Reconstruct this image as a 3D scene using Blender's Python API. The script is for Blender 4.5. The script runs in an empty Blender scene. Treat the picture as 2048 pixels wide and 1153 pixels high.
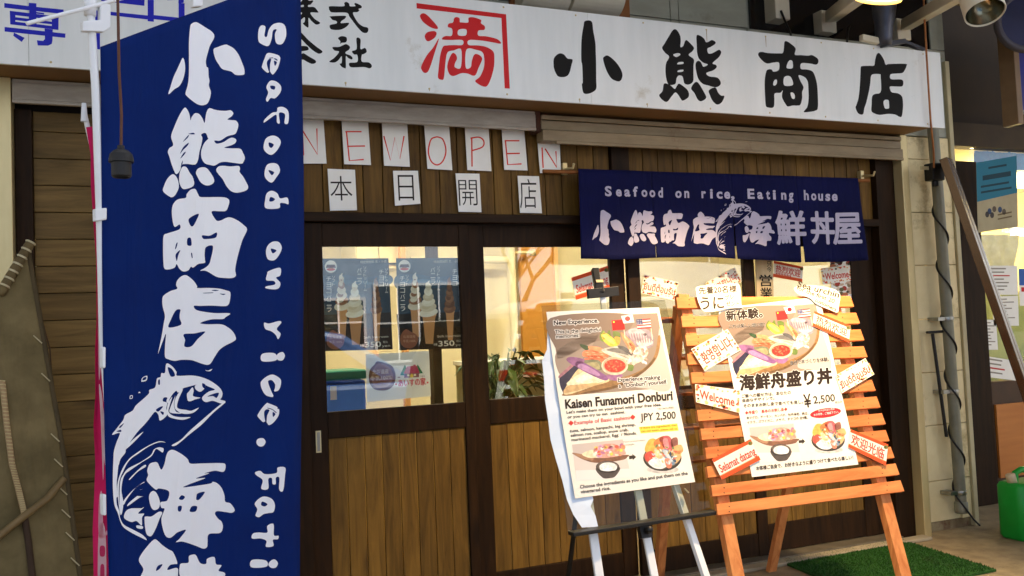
import bpy, bmesh, math, random
import numpy as np
from mathutils import Vector, Matrix
from mathutils.geometry import tessellate_polygon
random.seed(7)
C = bpy.context.scene.collection
sc = bpy.context.scene

# ---------------------------------------------------------------- camera
F, CX, CY = 1800.0, 1024.0, 576.5            # focal length and centre, in pixels of the 2048 px photograph
RM = np.array([[0.919105, 0.393513, 0.019846], [-0.391756, 0.918063, -0.060723], [-0.042115, 0.048036, 0.997957]])
EYE = np.array([0.0, -4.5, 1.45])            # facade plane is y = 0, street runs along x
cam = bpy.data.cameras.new("camera")
cam.sensor_width = 36.0
cam.lens = F / 2048 * 36.0
cam.clip_start, cam.clip_end = 0.05, 500
camo = bpy.data.objects.new("camera", cam); C.objects.link(camo)
mx = Matrix.Identity(4)
for i in range(3):
    mx[i][0], mx[i][1], mx[i][2], mx[i][3] = RM[i][0], RM[i][2], -RM[i][1], EYE[i]
camo.matrix_world = mx
sc.camera = camo

# ---------------------------------------------------------------- sky, sun, exposure
SUN_EL, SUN_ROT = math.radians(50), math.radians(25)
W = bpy.data.worlds.new("World"); sc.world = W; W.use_nodes = True
nt = W.node_tree; nt.nodes.clear()
sky = nt.nodes.new("ShaderNodeTexSky"); sky.sky_type = 'NISHITA'; sky.sun_disc = False
sky.sun_elevation, sky.sun_rotation = SUN_EL, SUN_ROT
sky.air_density, sky.dust_density, sky.ozone_density = .75, 3.5, .6
bg = nt.nodes.new("ShaderNodeBackground"); bg.inputs[1].default_value = 0.10
wo = nt.nodes.new("ShaderNodeOutputWorld")
hz = nt.nodes.new('ShaderNodeHueSaturation'); hz.inputs['Saturation'].default_value = .38      # thin bright cloud
nt.links.new(sky.outputs[0], hz.inputs['Color']); nt.links.new(hz.outputs[0], bg.inputs[0]); nt.links.new(bg.outputs[0], wo.inputs[0])
sl = bpy.data.lights.new("sun", 'SUN'); sl.energy = 3.2; sl.angle = math.radians(0.5); sl.color = (1, .95, .87)
so = bpy.data.objects.new("sun", sl); C.objects.link(so)
sd = Vector((math.sin(SUN_ROT) * math.cos(SUN_EL), math.cos(SUN_ROT) * math.cos(SUN_EL), math.sin(SUN_EL)))
so.rotation_euler = sd.to_track_quat('Z', 'Y').to_euler(); so.location = (0, 3, 12)
sc.cycles.use_adaptive_sampling = True; sc.cycles.adaptive_threshold = .02; sc.cycles.max_bounces = 8; sc.cycles.transparent_max_bounces = 12
sc.view_settings.view_transform = 'Standard'; sc.view_settings.look = 'None'
sc.view_settings.exposure = 1.9; sc.view_settings.gamma = 1.0

# ---------------------------------------------------------------- small tools
def ray(x, y):
    return RM @ np.array([(x - CX) / F, 1.0, -(y - CY) / F])
def at(x, y, Y=0.0):
    d = ray(x, y); t = (Y - EYE[1]) / d[1]
    return Vector(EYE + t * d)
def ground(x, y, z=0.0):
    d = ray(x, y); t = (z - EYE[2]) / d[2]
    return Vector(EYE + t * d)
def lin(c):
    o = []
    for v in c[:3]:
        v = v / 255.0
        o.append(v / 12.92 if v <= .04045 else ((v + .055) / 1.055) ** 2.4)
    return (o[0], o[1], o[2], 1.0)
def P(s):
    return [tuple(float(q) for q in w.split(',')) for w in s.split()]

class Plane:
    """a real flat (or gently waving) surface; at() lays a photo measurement on it"""
    def __init__(s, p, n, wave=None):
        s.p = np.array(p, float); n = np.array(n, float); n = n / np.linalg.norm(n)
        if n @ (EYE - s.p) < 0: n = -n
        s.n = n; s.wave = wave
        u = np.cross(np.array([0, 0, 1.0]), n); s.u = u / np.linalg.norm(u); s.v = np.cross(n, s.u)
    def at(s, x, y, lift=0.0):
        d = ray(x, y); t = (s.n @ (s.p - EYE)) / (s.n @ d)
        q = EYE + t * d
        w = s.wave(s.u @ (q - s.p), s.v @ (q - s.p)) if s.wave else 0.0
        return Vector(q + s.n * (lift + w))
    def lifted(s, d):
        return Plane(s.p + s.n * d, s.n, s.wave)
def YP(y): return Plane((0, y, 0), (0, -1, 0))

class MB:
    def __init__(s): s.v, s.f, s.m, s.sm = [], [], [], []
    def add(s, vs, fs, mi=0, smooth=False):
        b = len(s.v); s.v += [Vector(q) for q in vs]
        for f in fs:
            s.f.append([b + i for i in f]); s.m.append(mi); s.sm.append(smooth)
        return s
    def hexa(s, q, mi=0):                       # q: 4 back corners then 4 front corners
        return s.add(q, [(0, 1, 2, 3), (7, 6, 5, 4), (0, 4, 5, 1), (1, 5, 6, 2), (2, 6, 7, 3), (3, 7, 4, 0)], mi)
    def box(s, x0, x1, y0, y1, z0, z1, mi=0):
        return s.hexa([(x0, y1, z0), (x1, y1, z0), (x1, y1, z1), (x0, y1, z1), (x0, y0, z0), (x1, y0, z0), (x1, y0, z1), (x0, y0, z1)], mi)
    def bar(s, a, b, w, d, up=(0, 0, 1), mi=0):  # straight bar of section w x d from a to b
        a, b = Vector(a), Vector(b); t = (b - a).normalized()
        r = t.cross(Vector(up));
        if r.length < 1e-4: r = t.cross(Vector((1, 0, 0)))
        r.normalize(); k = r.cross(t).normalized()
        r, k = r * w / 2, k * d / 2
        return s.hexa([a - r - k, a + r - k, a + r + k, a - r + k, b - r - k, b + r - k, b + r + k, b - r + k], mi)
    def tube(s, path, rad, seg=10, mi=0, caps=True):
        path = [Vector(q) for q in path]; n = len(path)
        rads = rad if isinstance(rad, (list, tuple)) else [rad] * n
        vs, fs = [], []
        ref = None
        for i, q in enumerate(path):
            t = (path[min(i + 1, n - 1)] - path[max(i - 1, 0)]).normalized()
            if ref is None:
                ref = t.orthogonal().normalized()
            ref = (ref - t * ref.dot(t)).normalized(); k = t.cross(ref)
            for j in range(seg):
                a = 2 * math.pi * j / seg
                vs.append(q + (ref * math.cos(a) + k * math.sin(a)) * rads[i])
        for i in range(n - 1):
            for j in range(seg):
                fs.append((i * seg + j, i * seg + (j + 1) % seg, (i + 1) * seg + (j + 1) % seg, (i + 1) * seg + j))
        s.add(vs, fs, mi, True)
        if caps:
            s.add(vs[:seg], [tuple(range(seg))[::-1]], mi); s.add(vs[-seg:], [tuple(range(seg))], mi)
        return s
    def lathe(s, prof, o, axis=(0, 0, 1), seg=20, mi=0, smooth=True):   # prof: (radius, along axis)
        ax = Vector(axis).normalized(); r = ax.orthogonal().normalized(); k = ax.cross(r); o = Vector(o)
        vs = [o + ax * h + (r * math.cos(2 * math.pi * j / seg) + k * math.sin(2 * math.pi * j / seg)) * ra for ra, h in prof for j in range(seg)]
        fs = [(i * seg + j, i * seg + (j + 1) % seg, (i + 1) * seg + (j + 1) % seg, (i + 1) * seg + j) for i in range(len(prof) - 1) for j in range(seg)]
        return s.add(vs, fs, mi, smooth)
    def slab(s, poly, nrm, th, mi=0):            # 3D outline, thickened backwards (away from nrm)
        n = Vector(nrm).normalized() * th; m = len(poly); a = [Vector(q) for q in poly]; b = [q - n for q in a]
        tri = tessellate_polygon([a])
        s.add(a, [tuple(t) for t in tri], mi); s.add(b, [tuple(t)[::-1] for t in tri], mi)
        return s.add(a + b, [(i, (i + 1) % m, m + (i + 1) % m, m + i) for i in range(m)], mi)
    def build(s, name, mats, parent=None, bevel=0, loc=None, seg=2):
        if not isinstance(mats, (list, tuple)): mats = [mats]
        me = bpy.data.meshes.new(name)
        if parent is not None: o = Vector(parent['_loc'])
        elif loc is not None: o = Vector(loc)
        else:
            xs = [q.x for q in s.v]; ys = [q.y for q in s.v]; zs = [q.z for q in s.v]
            o = Vector(((min(xs) + max(xs)) / 2, (min(ys) + max(ys)) / 2, min(zs)))
        me.from_pydata([tuple(q - o) for q in s.v], [], s.f)
        for m in mats: me.materials.append(m)
        me.polygons.foreach_set('material_index', s.m); me.polygons.foreach_set('use_smooth', s.sm)
        bm = bmesh.new(); bm.from_mesh(me)
        bmesh.ops.remove_doubles(bm, verts=bm.verts, dist=1e-6) if bevel else None
        bmesh.ops.recalc_face_normals(bm, faces=bm.faces); bm.to_mesh(me); bm.free()
        ob = bpy.data.objects.new(name, me); C.objects.link(ob)
        ob['_loc'] = tuple(o)
        if parent is not None: ob.parent = parent; ob.location = Vector((0, 0, 0))
        else: ob.location = o
        if bevel:
            b = ob.modifiers.new('bevel', 'BEVEL'); b.width = bevel; b.segments = seg; b.limit_method = 'ANGLE'
        return ob
ALL = []
def tag(o, label=None, cat=None, group=None, kind=None):
    if label: o['label'] = label
    if cat: o['category'] = cat
    if group: o['group'] = group
    if kind: o['kind'] = kind
    ALL.append(o)
    return o
def thing(name, label, cat, loc, group=None):
    o = bpy.data.objects.new(name, None); C.objects.link(o); o.location = loc; o['_loc'] = tuple(loc); o.empty_display_size = .05
    return tag(o, label, cat, group)

# ---------------------------------------------------------------- materials (all procedural)
def newmat(name):
    m = bpy.data.materials.new(name); m.use_nodes = True
    n = m.node_tree.nodes; b = n['Principled BSDF']
    return m, n, m.node_tree.links, b
_fl = {}
def flat(rgb, rough=.75, metal=0.0, spec=.3, name='print_ink'):
    k = (tuple(rgb), rough, metal, spec)
    if k not in _fl:
        m, n, l, b = newmat(name)
        b.inputs['Base Color'].default_value = lin(rgb); b.inputs['Roughness'].default_value = rough
        b.inputs['Metallic'].default_value = metal; b.inputs['Specular IOR Level'].default_value = spec
        _fl[k] = m
    return _fl[k]
def noisy(name, c1, c2, scale=4.0, rough=.6, metal=0.0, stretch=(1, 1, 1), bump=.0, detail=6, lo=.35, hi=.65, spec=.4, bscale=None, stain=None, isl=0.0):
    m, n, l, b = newmat(name)
    tc = n.new('ShaderNodeTexCoord'); mp = n.new('ShaderNodeMapping'); mp.inputs['Scale'].default_value = stretch
    l.new(tc.outputs['Object'], mp.inputs[0])
    no = n.new('ShaderNodeTexNoise'); no.inputs['Scale'].default_value = scale; no.inputs['Detail'].default_value = detail; no.inputs['Roughness'].default_value = .62
    l.new(mp.outputs[0], no.inputs['Vector'])
    mr = n.new('ShaderNodeMapRange'); mr.inputs[1].default_value = lo; mr.inputs[2].default_value = hi
    l.new(no.outputs['Fac'], mr.inputs[0])
    mi = n.new('ShaderNodeMix'); mi.data_type = 'RGBA'
    mi.inputs[6].default_value = lin(c1); mi.inputs[7].default_value = lin(c2)
    l.new(mr.outputs[0], mi.inputs[0]); col = mi.outputs[2]
    if stain:                                      # (colour, scale, threshold): irregular dirt patches
        s2 = n.new('ShaderNodeTexNoise'); s2.inputs['Scale'].default_value = stain[1]; s2.inputs['Detail'].default_value = 8; s2.inputs['Roughness'].default_value = .7
        l.new(tc.outputs['Object'], s2.inputs['Vector'])
        r2 = n.new('ShaderNodeMapRange'); r2.inputs[1].default_value = stain[2]; r2.inputs[2].default_value = stain[2] + .15
        l.new(s2.outputs['Fac'], r2.inputs[0])
        m2 = n.new('ShaderNodeMix'); m2.data_type = 'RGBA'; m2.inputs[7].default_value = lin(stain[0])
        l.new(r2.outputs[0], m2.inputs[0]); l.new(col, m2.inputs[6]); col = m2.outputs[2]
    if isl:
        ge = n.new('ShaderNodeNewGeometry'); hs = n.new('ShaderNodeHueSaturation'); r3 = n.new('ShaderNodeMapRange')
        r3.inputs[3].default_value = 1 - isl; r3.inputs[4].default_value = 1 + isl
        l.new(ge.outputs['Random Per Island'], r3.inputs[0]); l.new(r3.outputs[0], hs.inputs['Value']); l.new(col, hs.inputs['Color']); col = hs.outputs[0]
    l.new(col, b.inputs['Base Color'])
    rr = n.new('ShaderNodeMapRange'); rr.inputs[3].default_value = max(.03, rough - .1); rr.inputs[4].default_value = min(1, rough + .1)
    l.new(no.outputs['Fac'], rr.inputs[0]); l.new(rr.outputs[0], b.inputs['Roughness'])
    b.inputs['Metallic'].default_value = metal; b.inputs['Specular IOR Level'].default_value = spec
    if bump:
        n2 = n.new('ShaderNodeTexNoise'); n2.inputs['Scale'].default_value = bscale or scale * 5; n2.inputs['Detail'].default_value = 4
        l.new(mp.outputs[0], n2.inputs['Vector'])
        bu = n.new('ShaderNodeBump'); bu.inputs['Strength'].default_value = bump; bu.inputs['Distance'].default_value = .01
        l.new(n2.outputs['Fac'], bu.inputs['Height']); l.new(bu.outputs[0], b.inputs['Normal'])
    return m
def wood(name, dark, light, knot, grain='Z', scale=3.0, rough=.6, isl=.25, spec=.22):
    m, n, l, b = newmat(name)
    tc = n.new('ShaderNodeTexCoord'); mp = n.new('ShaderNodeMapping')
    ge = n.new('ShaderNodeNewGeometry')
    off = n.new('ShaderNodeVectorMath'); off.operation = 'MULTIPLY_ADD'
    cmb = n.new('ShaderNodeCombineXYZ')
    for i in range(3): l.new(ge.outputs['Random Per Island'], cmb.inputs[i])
    off.inputs[1].default_value = (7, 5, 9)
    l.new(cmb.outputs[0], off.inputs[0]); l.new(tc.outputs['Object'], off.inputs[2])
    mp.inputs['Scale'].default_value = (9, 9, .8) if grain == 'Z' else (.8, 9, 9)
    l.new(off.outputs[0], mp.inputs[0])
    no = n.new('ShaderNodeTexNoise'); no.inputs['Scale'].default_value = scale; no.inputs['Detail'].default_value = 8; no.inputs['Distortion'].default_value = .8; no.inputs['Roughness'].default_value = .65
    l.new(mp.outputs[0], no.inputs['Vector'])
    cr = n.new('ShaderNodeValToRGB'); e = cr.color_ramp.elements
    e[0].position, e[0].color = .3, lin(dark); e[1].position, e[1].color = .68, lin(light)
    l.new(no.outputs['Fac'], cr.inputs[0])
    mp2 = n.new('ShaderNodeMapping'); mp2.inputs['Scale'].default_value = (5, 5, 1.6) if grain == 'Z' else (1.6, 5, 5); l.new(off.outputs[0], mp2.inputs[0])
    vo = n.new('ShaderNodeTexVoronoi'); vo.inputs['Scale'].default_value = 1.0; l.new(mp2.outputs[0], vo.inputs['Vector'])
    mr = n.new('ShaderNodeMapRange'); mr.inputs[1].default_value = .05; mr.inputs[2].default_value = .17; mr.inputs[3].default_value = 1; mr.inputs[4].default_value = 0
    l.new(vo.outputs['Distance'], mr.inputs[0])
    mi = n.new('ShaderNodeMix'); mi.data_type = 'RGBA'; mi.inputs[7].default_value = lin(knot)
    ml = n.new('ShaderNodeMath'); ml.operation = 'MULTIPLY'; ml.inputs[1].default_value = .7
    l.new(mr.outputs[0], ml.inputs[0]); l.new(ml.outputs[0], mi.inputs[0]); l.new(cr.outputs[0], mi.inputs[6])
    hs = n.new('ShaderNodeHueSaturation'); r3 = n.new('ShaderNodeMapRange'); r3.inputs[3].default_value = 1 - isl; r3.inputs[4].default_value = 1 + isl
    l.new(ge.outputs['Random Per Island'], r3.inputs[0]); l.new(r3.outputs[0], hs.inputs['Value']); l.new(mi.outputs[2], hs.inputs['Color'])
    l.new(hs.outputs[0], b.inputs['Base Color'])
    b.inputs['Roughness'].default_value = rough; b.inputs['Specular IOR Level'].default_value = spec
    bu = n.new('ShaderNodeBump'); bu.inputs['Strength'].default_value = .25; bu.inputs['Distance'].default_value = .004
    l.new(no.outputs['Fac'], bu.inputs['Height']); l.new(bu.outputs[0], b.inputs['Normal'])
    return m
def glass(name, tint=(255, 255, 255), gain=1.0, rough=0.0):
    m, n, l, b = newmat(name); n.remove(b)
    tr = n.new('ShaderNodeBsdfTransparent'); tr.inputs[0].default_value = lin(tint)
    gl = n.new('ShaderNodeBsdfGlossy'); gl.inputs['Roughness'].default_value = rough
    fr = n.new('ShaderNodeFresnel'); ge = n.new('ShaderNodeNewGeometry'); ma = n.new('ShaderNodeMath'); ma.operation = 'MULTIPLY_ADD'; ma.inputs[1].default_value = -.8333; ma.inputs[2].default_value = 1.5
    l.new(ge.outputs['Backfacing'], ma.inputs[0]); l.new(ma.outputs[0], fr.inputs[0])      # same reflectance on both faces of the sheet
    mu = n.new('ShaderNodeMath'); mu.operation = 'MULTIPLY'; mu.inputs[1].default_value = gain; mu.use_clamp = True
    mx_ = n.new('ShaderNodeMixShader')
    l.new(fr.outputs[0], mu.inputs[0]); l.new(mu.outputs[0], mx_.inputs[0]); l.new(tr.outputs[0], mx_.inputs[1]); l.new(gl.outputs[0], mx_.inputs[2])
    l.new(mx_.outputs[0], n['Material Output'].inputs[0])
    return m
_fd = {}
def food(rgb):                                # printed photograph: colour with fine tonal variation
    rgb = tuple(rgb)
    if rgb not in _fd:
        lo_ = tuple(int(v * .88) for v in rgb); hi_ = tuple(min(255, int(v * 1.06 + 3)) for v in rgb)
        _fd[rgb] = noisy('printed_photo', lo_, hi_, 42, .4, detail=7, lo=.36, hi=.62, spec=.4)
    return _fd[rgb]
def emit(name, rgb, s):
    m, n, l, b = newmat(name)
    b.inputs['Base Color'].default_value = (.8, .8, .8, 1); b.inputs['Emission Color'].default_value = lin(rgb); b.inputs['Emission Strength'].default_value = s
    return m
def cloth(name, rgb, rgb2, sc_=2.5, rough=.85):
    m = noisy(name, rgb, rgb2, scale=sc_, rough=rough, bump=.15, bscale=350, spec=.15)
    n, l = m.node_tree.nodes, m.node_tree.links                 # soft creases hanging down the cloth
    tc = n.new('ShaderNodeTexCoord'); mp = n.new('ShaderNodeMapping'); mp.inputs['Scale'].default_value = (7, 7, 1.3); l.new(tc.outputs['Object'], mp.inputs[0])
    no = n.new('ShaderNodeTexNoise'); no.inputs['Scale'].default_value = 1.2; no.inputs['Detail'].default_value = 3; no.inputs['Distortion'].default_value = 1.2; l.new(mp.outputs[0], no.inputs[0])
    bu = n.new('ShaderNodeBump'); bu.inputs['Strength'].default_value = .55; bu.inputs['Distance'].default_value = .03; l.new(no.outputs[0], bu.inputs['Height'])
    old = next(q for q in n if q.bl_idname == 'ShaderNodeBump' and q != bu); l.new(bu.outputs[0], old.inputs['Normal'])
    return m

M = dict(
    dark=wood('dark_stained_wood', (24, 13, 3), (48, 29, 9), (18, 9, 3), 'Z', isl=.12, rough=.6, spec=.15),
    darkx=wood('dark_stained_wood_beam', (24, 13, 3), (48, 29, 9), (18, 9, 3), 'X', isl=.1, rough=.6, spec=.15),
    panel=wood('door_panel_boards', (78, 56, 18), (126, 94, 38), (46, 30, 10), 'Z', isl=.26),
    transom=wood('transom_boards', (72, 48, 12), (116, 84, 30), (44, 26, 9), 'Z', isl=.26),
    plank=wood('side_wall_planks', (88, 68, 32), (128, 101, 56), (62, 44, 20), 'X', isl=.26),
    cedar=wood('fresh_cedar', (194, 104, 50), (230, 148, 84), (112, 56, 24), 'X', isl=.1, rough=.6, scale=2.4),
    cedarz=wood('fresh_cedar_post', (190, 108, 54), (228, 154, 90), (112, 56, 24), 'Z', isl=.1, rough=.6, scale=2.4),
    cedarshade=wood('shaded_cedar', (128, 70, 34), (168, 100, 52), (90, 48, 22), 'Z', isl=.15),  # cedar darkened, the shade on the rear slats put into its colour
    plaque=wood('plaque_wood', (196, 168, 122), (216, 192, 148), (180, 140, 90), 'Z', isl=.05),
    sign=noisy('sign_paint', (226, 228, 224), (236, 237, 233), 3, .5, bump=.03, stretch=(3, 3, .35), stain=((190, 182, 160), 3.4, .62)),
    soffit=noisy('soffit_sheet', (120, 88, 48), (140, 104, 60), 2.2, .6, stain=((84, 58, 30), 3, .6)),
    rail=noisy('painted_rail', (150, 140, 126), (172, 162, 146), 6, .45, stretch=(1, 4, 4), stain=((110, 62, 30), 5, .66)),
    railrust=noisy('rusty_rail', (130, 112, 82), (150, 132, 100), 5, .5, stretch=(1, 4, 4), stain=((112, 66, 32), 4, .6)),
    rust=noisy('rust', (92, 50, 26), (60, 34, 22), 14, .85),
    steel=noisy('brushed_steel', (196, 176, 126), (214, 196, 146), 6, .38, metal=.45, stretch=(1, 1, .2)),
    bronze=noisy('bronze_metal', (100, 76, 54), (108, 84, 60), 5, .24, metal=1.0),
    stone=noisy('wall_panel', (224, 204, 154), (236, 218, 170), 5, .6, bump=.12, bscale=60, stain=((158, 136, 88), 2.6, .56)),
    siding=noisy('upper_siding', (150, 150, 132), (164, 164, 146), 3, .5, stretch=(1, 1, 3), stain=((118, 112, 92), 2, .65)),
    concrete=noisy('pavement', (124, 108, 80), (156, 138, 104), 7, .85, bump=.3, bscale=80, stain=((84, 74, 58), 3, .6)),
    asphalt=noisy('asphalt', (62, 62, 62), (84, 84, 82), 30, .9, bump=.4, bscale=200),
    paper=noisy('paper', (236, 232, 220), (242, 239, 230), 8, .75, bump=.05, bscale=20),
    card=noisy('card_paper', (240, 232, 212), (246, 240, 224), 8, .7),
    coated=noisy('coated_paper', (240, 234, 218), (246, 241, 228), 5, .35, spec=.5),
    navy=cloth('navy_cotton', (8, 11, 52), (12, 16, 64)),
    blue=cloth('blue_polyester', (2, 29, 90), (4, 36, 100)),
    white=noisy('white_plastic', (232, 232, 232), (238, 238, 238), 5, .4),
    cream=noisy('cream_plastic', (206, 196, 170), (216, 206, 182), 6, .45, stain=((170, 150, 110), 5, .66)),
    alum=noisy('white_lacquer', (240, 240, 238), (246, 246, 244), 8, .25, spec=.7),
    black=noisy('black_plastic', (20, 18, 16), (30, 27, 24), 9, .5),
    blackmetal=noisy('black_painted_metal', (26, 24, 20), (36, 33, 28), 20, .4, stain=((120, 118, 110), 30, .72)),
    pvc=noisy('grey_pvc', (112, 110, 92), (132, 128, 106), 5, .4, stain=((92, 84, 66), 5, .66)),
    canvas=cloth('canvas', (100, 88, 58), (132, 116, 80), 5),
    rod=wood('bamboo_rod', (112, 66, 30), (150, 94, 46), (80, 44, 20), 'X', isl=.02),
    pink=cloth('crimson_cloth', (206, 24, 84), (222, 44, 104)),
    mat=noisy('artificial_grass', (26, 78, 16), (50, 108, 30), 60, .95, bump=1.0, bscale=420, stain=((50, 84, 30), 5, .56)),
    green=noisy('green_plastic', (14, 150, 46), (20, 164, 54), 4, .38, bump=.03),
    cooler=noisy('blue_plastic', (12, 38, 116), (18, 46, 132), 4, .35),
    room=noisy('cream_room_wall', (230, 218, 178), (236, 226, 190), 2, .7),
    glass=glass('window_glass', (250, 252, 248), 1.8),
    acrylic=glass('clear_acrylic', (238, 238, 230), .6),
    leaf=noisy('leaf', (34, 62, 18), (70, 104, 34), 9, .45),
    painted_reflection=noisy('pale_reflection', (216, 230, 246), (236, 242, 250), 3, .18, spec=.7),
)
INK = flat((16, 14, 12)); INKB = flat((44, 28, 16)); WHITE = flat((242, 240, 236)); RED = flat((206, 12, 16), .45)

# ---------------------------------------------------------------- printed art and lettering on real surfaces
def smooth_loop(pts, k=6):
    n = len(pts); out = []
    for i in range(n):
        p0, p1, p2, p3 = pts[i - 1], pts[i], pts[(i + 1) % n], pts[(i + 2) % n]
        for j in range(k):
            t = j / k; t2, t3 = t * t, t * t * t
            out.append(tuple(.5 * (2 * p1[a] + (p2[a] - p0[a]) * t + (2 * p0[a] - 5 * p1[a] + 4 * p2[a] - p3[a]) * t2 + (3 * p1[a] - p0[a] - 3 * p2[a] + p3[a]) * t3) for a in (0, 1)))
    return out
_tc = {}
def text_mesh(s, wt):
    k = (s, round(wt, 3))
    if k not in _tc:
        cu = bpy.data.curves.new('type', 'FONT'); cu.body = s; cu.size = 1; cu.resolution_u = 3; cu.offset = wt
        ob = bpy.data.objects.new('type', cu); C.objects.link(ob); bpy.context.view_layer.update()
        me = ob.to_mesh()
        _tc[k] = ([(v.co.x, v.co.y) for v in me.vertices], [tuple(p.vertices) for p in me.polygons])
        ob.to_mesh_clear(); bpy.data.objects.remove(ob); bpy.data.curves.remove(cu)
    return _tc[k]

class Art:
    """flat inks laid on a surface, each layer a fraction of a millimetre above the one below"""
    def __init__(s, plane, base=.0003, step=.00005, tf=None, grid=0):
        s.pl, s.base, s.step, s.grid = plane, base, step, grid
        s.tf = tf or (lambda x, y: (x, y)); s.v, s.f, s.m, s.mats = [], [], [], []
    def zoom(s, ox, oy, k):
        s.tf = lambda x, y: (ox + x / k, oy + y / k); return s
    def _mat(s, m):
        if not isinstance(m, bpy.types.Material): m = flat(m)
        if m not in s.mats: s.mats.append(m)
        return s.mats.index(m)
    def _put(s, pts, faces, m, lift):
        mi = s._mat(m); h = s.base + lift * s.step
        if s.grid:
            bm = bmesh.new(); vs = [bm.verts.new((x, y, 0)) for x, y in pts]
            for f in faces:
                try: bm.faces.new([vs[i] for i in f])
                except ValueError: pass
            for ax in (0, 1):
                lo = min(q[ax] for q in pts); hi = max(q[ax] for q in pts); g = math.ceil(lo / s.grid) * s.grid
                while g < hi:
                    co = [0, 0, 0]; no = [0, 0, 0]; co[ax] = g; no[ax] = 1
                    bmesh.ops.bisect_plane(bm, geom=bm.verts[:] + bm.edges[:] + bm.faces[:], plane_co=co, plane_no=no); g += s.grid
            bm.verts.index_update(); pts = [(v.co.x, v.co.y) for v in bm.verts]; faces = [[v.index for v in f.verts] for f in bm.faces]; bm.free()
        b = len(s.v); s.v += [s.pl.at(x, y, h) for x, y in pts]
        for f in faces: s.f.append([b + i for i in f]); s.m.append(mi)
    def poly(s, loops, m, lift=0, smooth=False, tf=None):
        if isinstance(loops, str): loops = [P(loops)]
        elif loops and isinstance(loops[0], str): loops = [P(q) for q in loops]
        elif loops and not isinstance(loops[0][0], (tuple, list)): loops = [loops]
        tf = tf or s.tf
        if smooth: loops = [smooth_loop(q) for q in loops]
        loops = [[tf(*q) for q in lp] for lp in loops]
        tri = tessellate_polygon([[Vector((x, y, 0)) for x, y in lp] for lp in loops])
        s._put([q for lp in loops for q in lp], tri, m, lift); return s
    def ell(s, cx, cy, rx, ry, m, lift=0, rot=0, n=28, tf=None):
        c, d = math.cos(math.radians(rot)), math.sin(math.radians(rot))
        return s.poly([[(cx + rx * math.cos(a) * c - ry * math.sin(a) * d, cy + rx * math.cos(a) * d + ry * math.sin(a) * c) for a in [2 * math.pi * i / n for i in range(n)]]], m, lift, tf=tf)
    def stroke(s, pts, w, m, lift=0, smooth=False):
        if isinstance(pts, str): pts = P(pts)
        pts = [s.tf(*q) for q in pts]
        if smooth and len(pts) > 2:
            q = [pts[0]] + pts + [pts[-1]]; o = []
            for i in range(1, len(q) - 2):
                for j in range(4):
                    t = j / 4; p0, p1, p2, p3 = q[i - 1], q[i], q[i + 1], q[i + 2]
                    o.append(tuple(.5 * (2 * p1[a] + (p2[a] - p0[a]) * t + (2 * p0[a] - 5 * p1[a] + 4 * p2[a] - p3[a]) * t * t + (3 * p1[a] - p0[a] - 3 * p2[a] + p3[a]) * t ** 3) for a in (0, 1)))
            pts = o + [pts[-1]]
        L, R = [], []
        for i, q in enumerate(pts):
            a, b = pts[max(i - 1, 0)], pts[min(i + 1, len(pts) - 1)]
            dx, dy = b[0] - a[0], b[1] - a[1]; d = math.hypot(dx, dy) or 1
            nx, ny = -dy / d * w / 2, dx / d * w / 2
            L.append((q[0] + nx, q[1] + ny)); R.append((q[0] - nx, q[1] - ny))
        n = len(pts)
        s._put(L + R, [(i, i + 1, n + i + 1, n + i) for i in range(n - 1)], m, lift); return s
    def text(s, t, p0, p1, h, m, wt=0.0, lift=1, box=False, up=None, halo=None):
        a, b = s.tf(*p0), s.tf(*p1); k = s.tf(0, h); k0 = s.tf(0, 0); hh = math.hypot(k[0] - k0[0], k[1] - k0[1])
        if halo: s.text(t, p0, p1, h, halo[0], wt + halo[1], lift - 5, box, up)
        if wt > .04 or (wt > .011 and max(map(ord, t)) > 0x2E80):       # heavy strokes: the same letter struck several times, slightly shifted
            em = hh / (1.0 if box else .7)
            for i in range(8):
                c_, d_ = math.cos(i * math.pi / 4) * wt * em * .8, math.sin(i * math.pi / 4) * wt * em * .8
                sv = s.tf; s.tf = lambda x, y: (x, y)
                s.text(t, (a[0] + c_, a[1] + d_), (b[0] + c_, b[1] + d_), hh, m, 0.0, lift + .2 + i * .2, box, up); s.tf = sv
            return s
        vs, fs = text_mesh(t, wt)
        v0, _ = text_mesh(t, 0.0)
        x0, x1 = min(q[0] for q in v0), max(q[0] for q in v0); y0, y1 = (min(q[1] for q in v0), max(q[1] for q in v0)) if box else (0.0, .7)
        dx, dy = b[0] - a[0], b[1] - a[1]; d = math.hypot(dx, dy)
        if up is None: ux, uy = dy / d, -dx / d
        else:
            e = math.hypot(*up); ux, uy = up[0] / e, up[1] / e
        pts = [(a[0] + (x - x0) / (x1 - x0) * dx + ux * (y - y0) / (y1 - y0) * hh, a[1] + (x - x0) / (x1 - x0) * dy + uy * (y - y0) / (y1 - y0) * hh) for x, y in vs]
        s._put(pts, fs, m, lift); return s
    def build(s, name, parent):
        me = bpy.data.meshes.new(name); o = Vector(parent['_loc'])
        me.from_pydata([tuple(q - o) for q in s.v], [], s.f)
        for m in s.mats: me.materials.append(m)
        me.polygons.foreach_set('material_index', s.m)
        ob = bpy.data.objects.new(name, me); C.objects.link(ob); ob.parent = parent; ob['_loc'] = tuple(o)
        return ob
def glyph_into(loops, box):                 # fit traced brush strokes into a box of photo pixels
    xs = [q[0] for lp in loops for q in lp]; ys = [q[1] for lp in loops for q in lp]
    x0, x1, y0, y1 = min(xs), max(xs), min(ys), max(ys); a, b, c, d = box
    return lambda x, y: (a + (x - x0) / (x1 - x0) * (c - a), b + (y - y0) / (y1 - y0) * (d - b))

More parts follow.
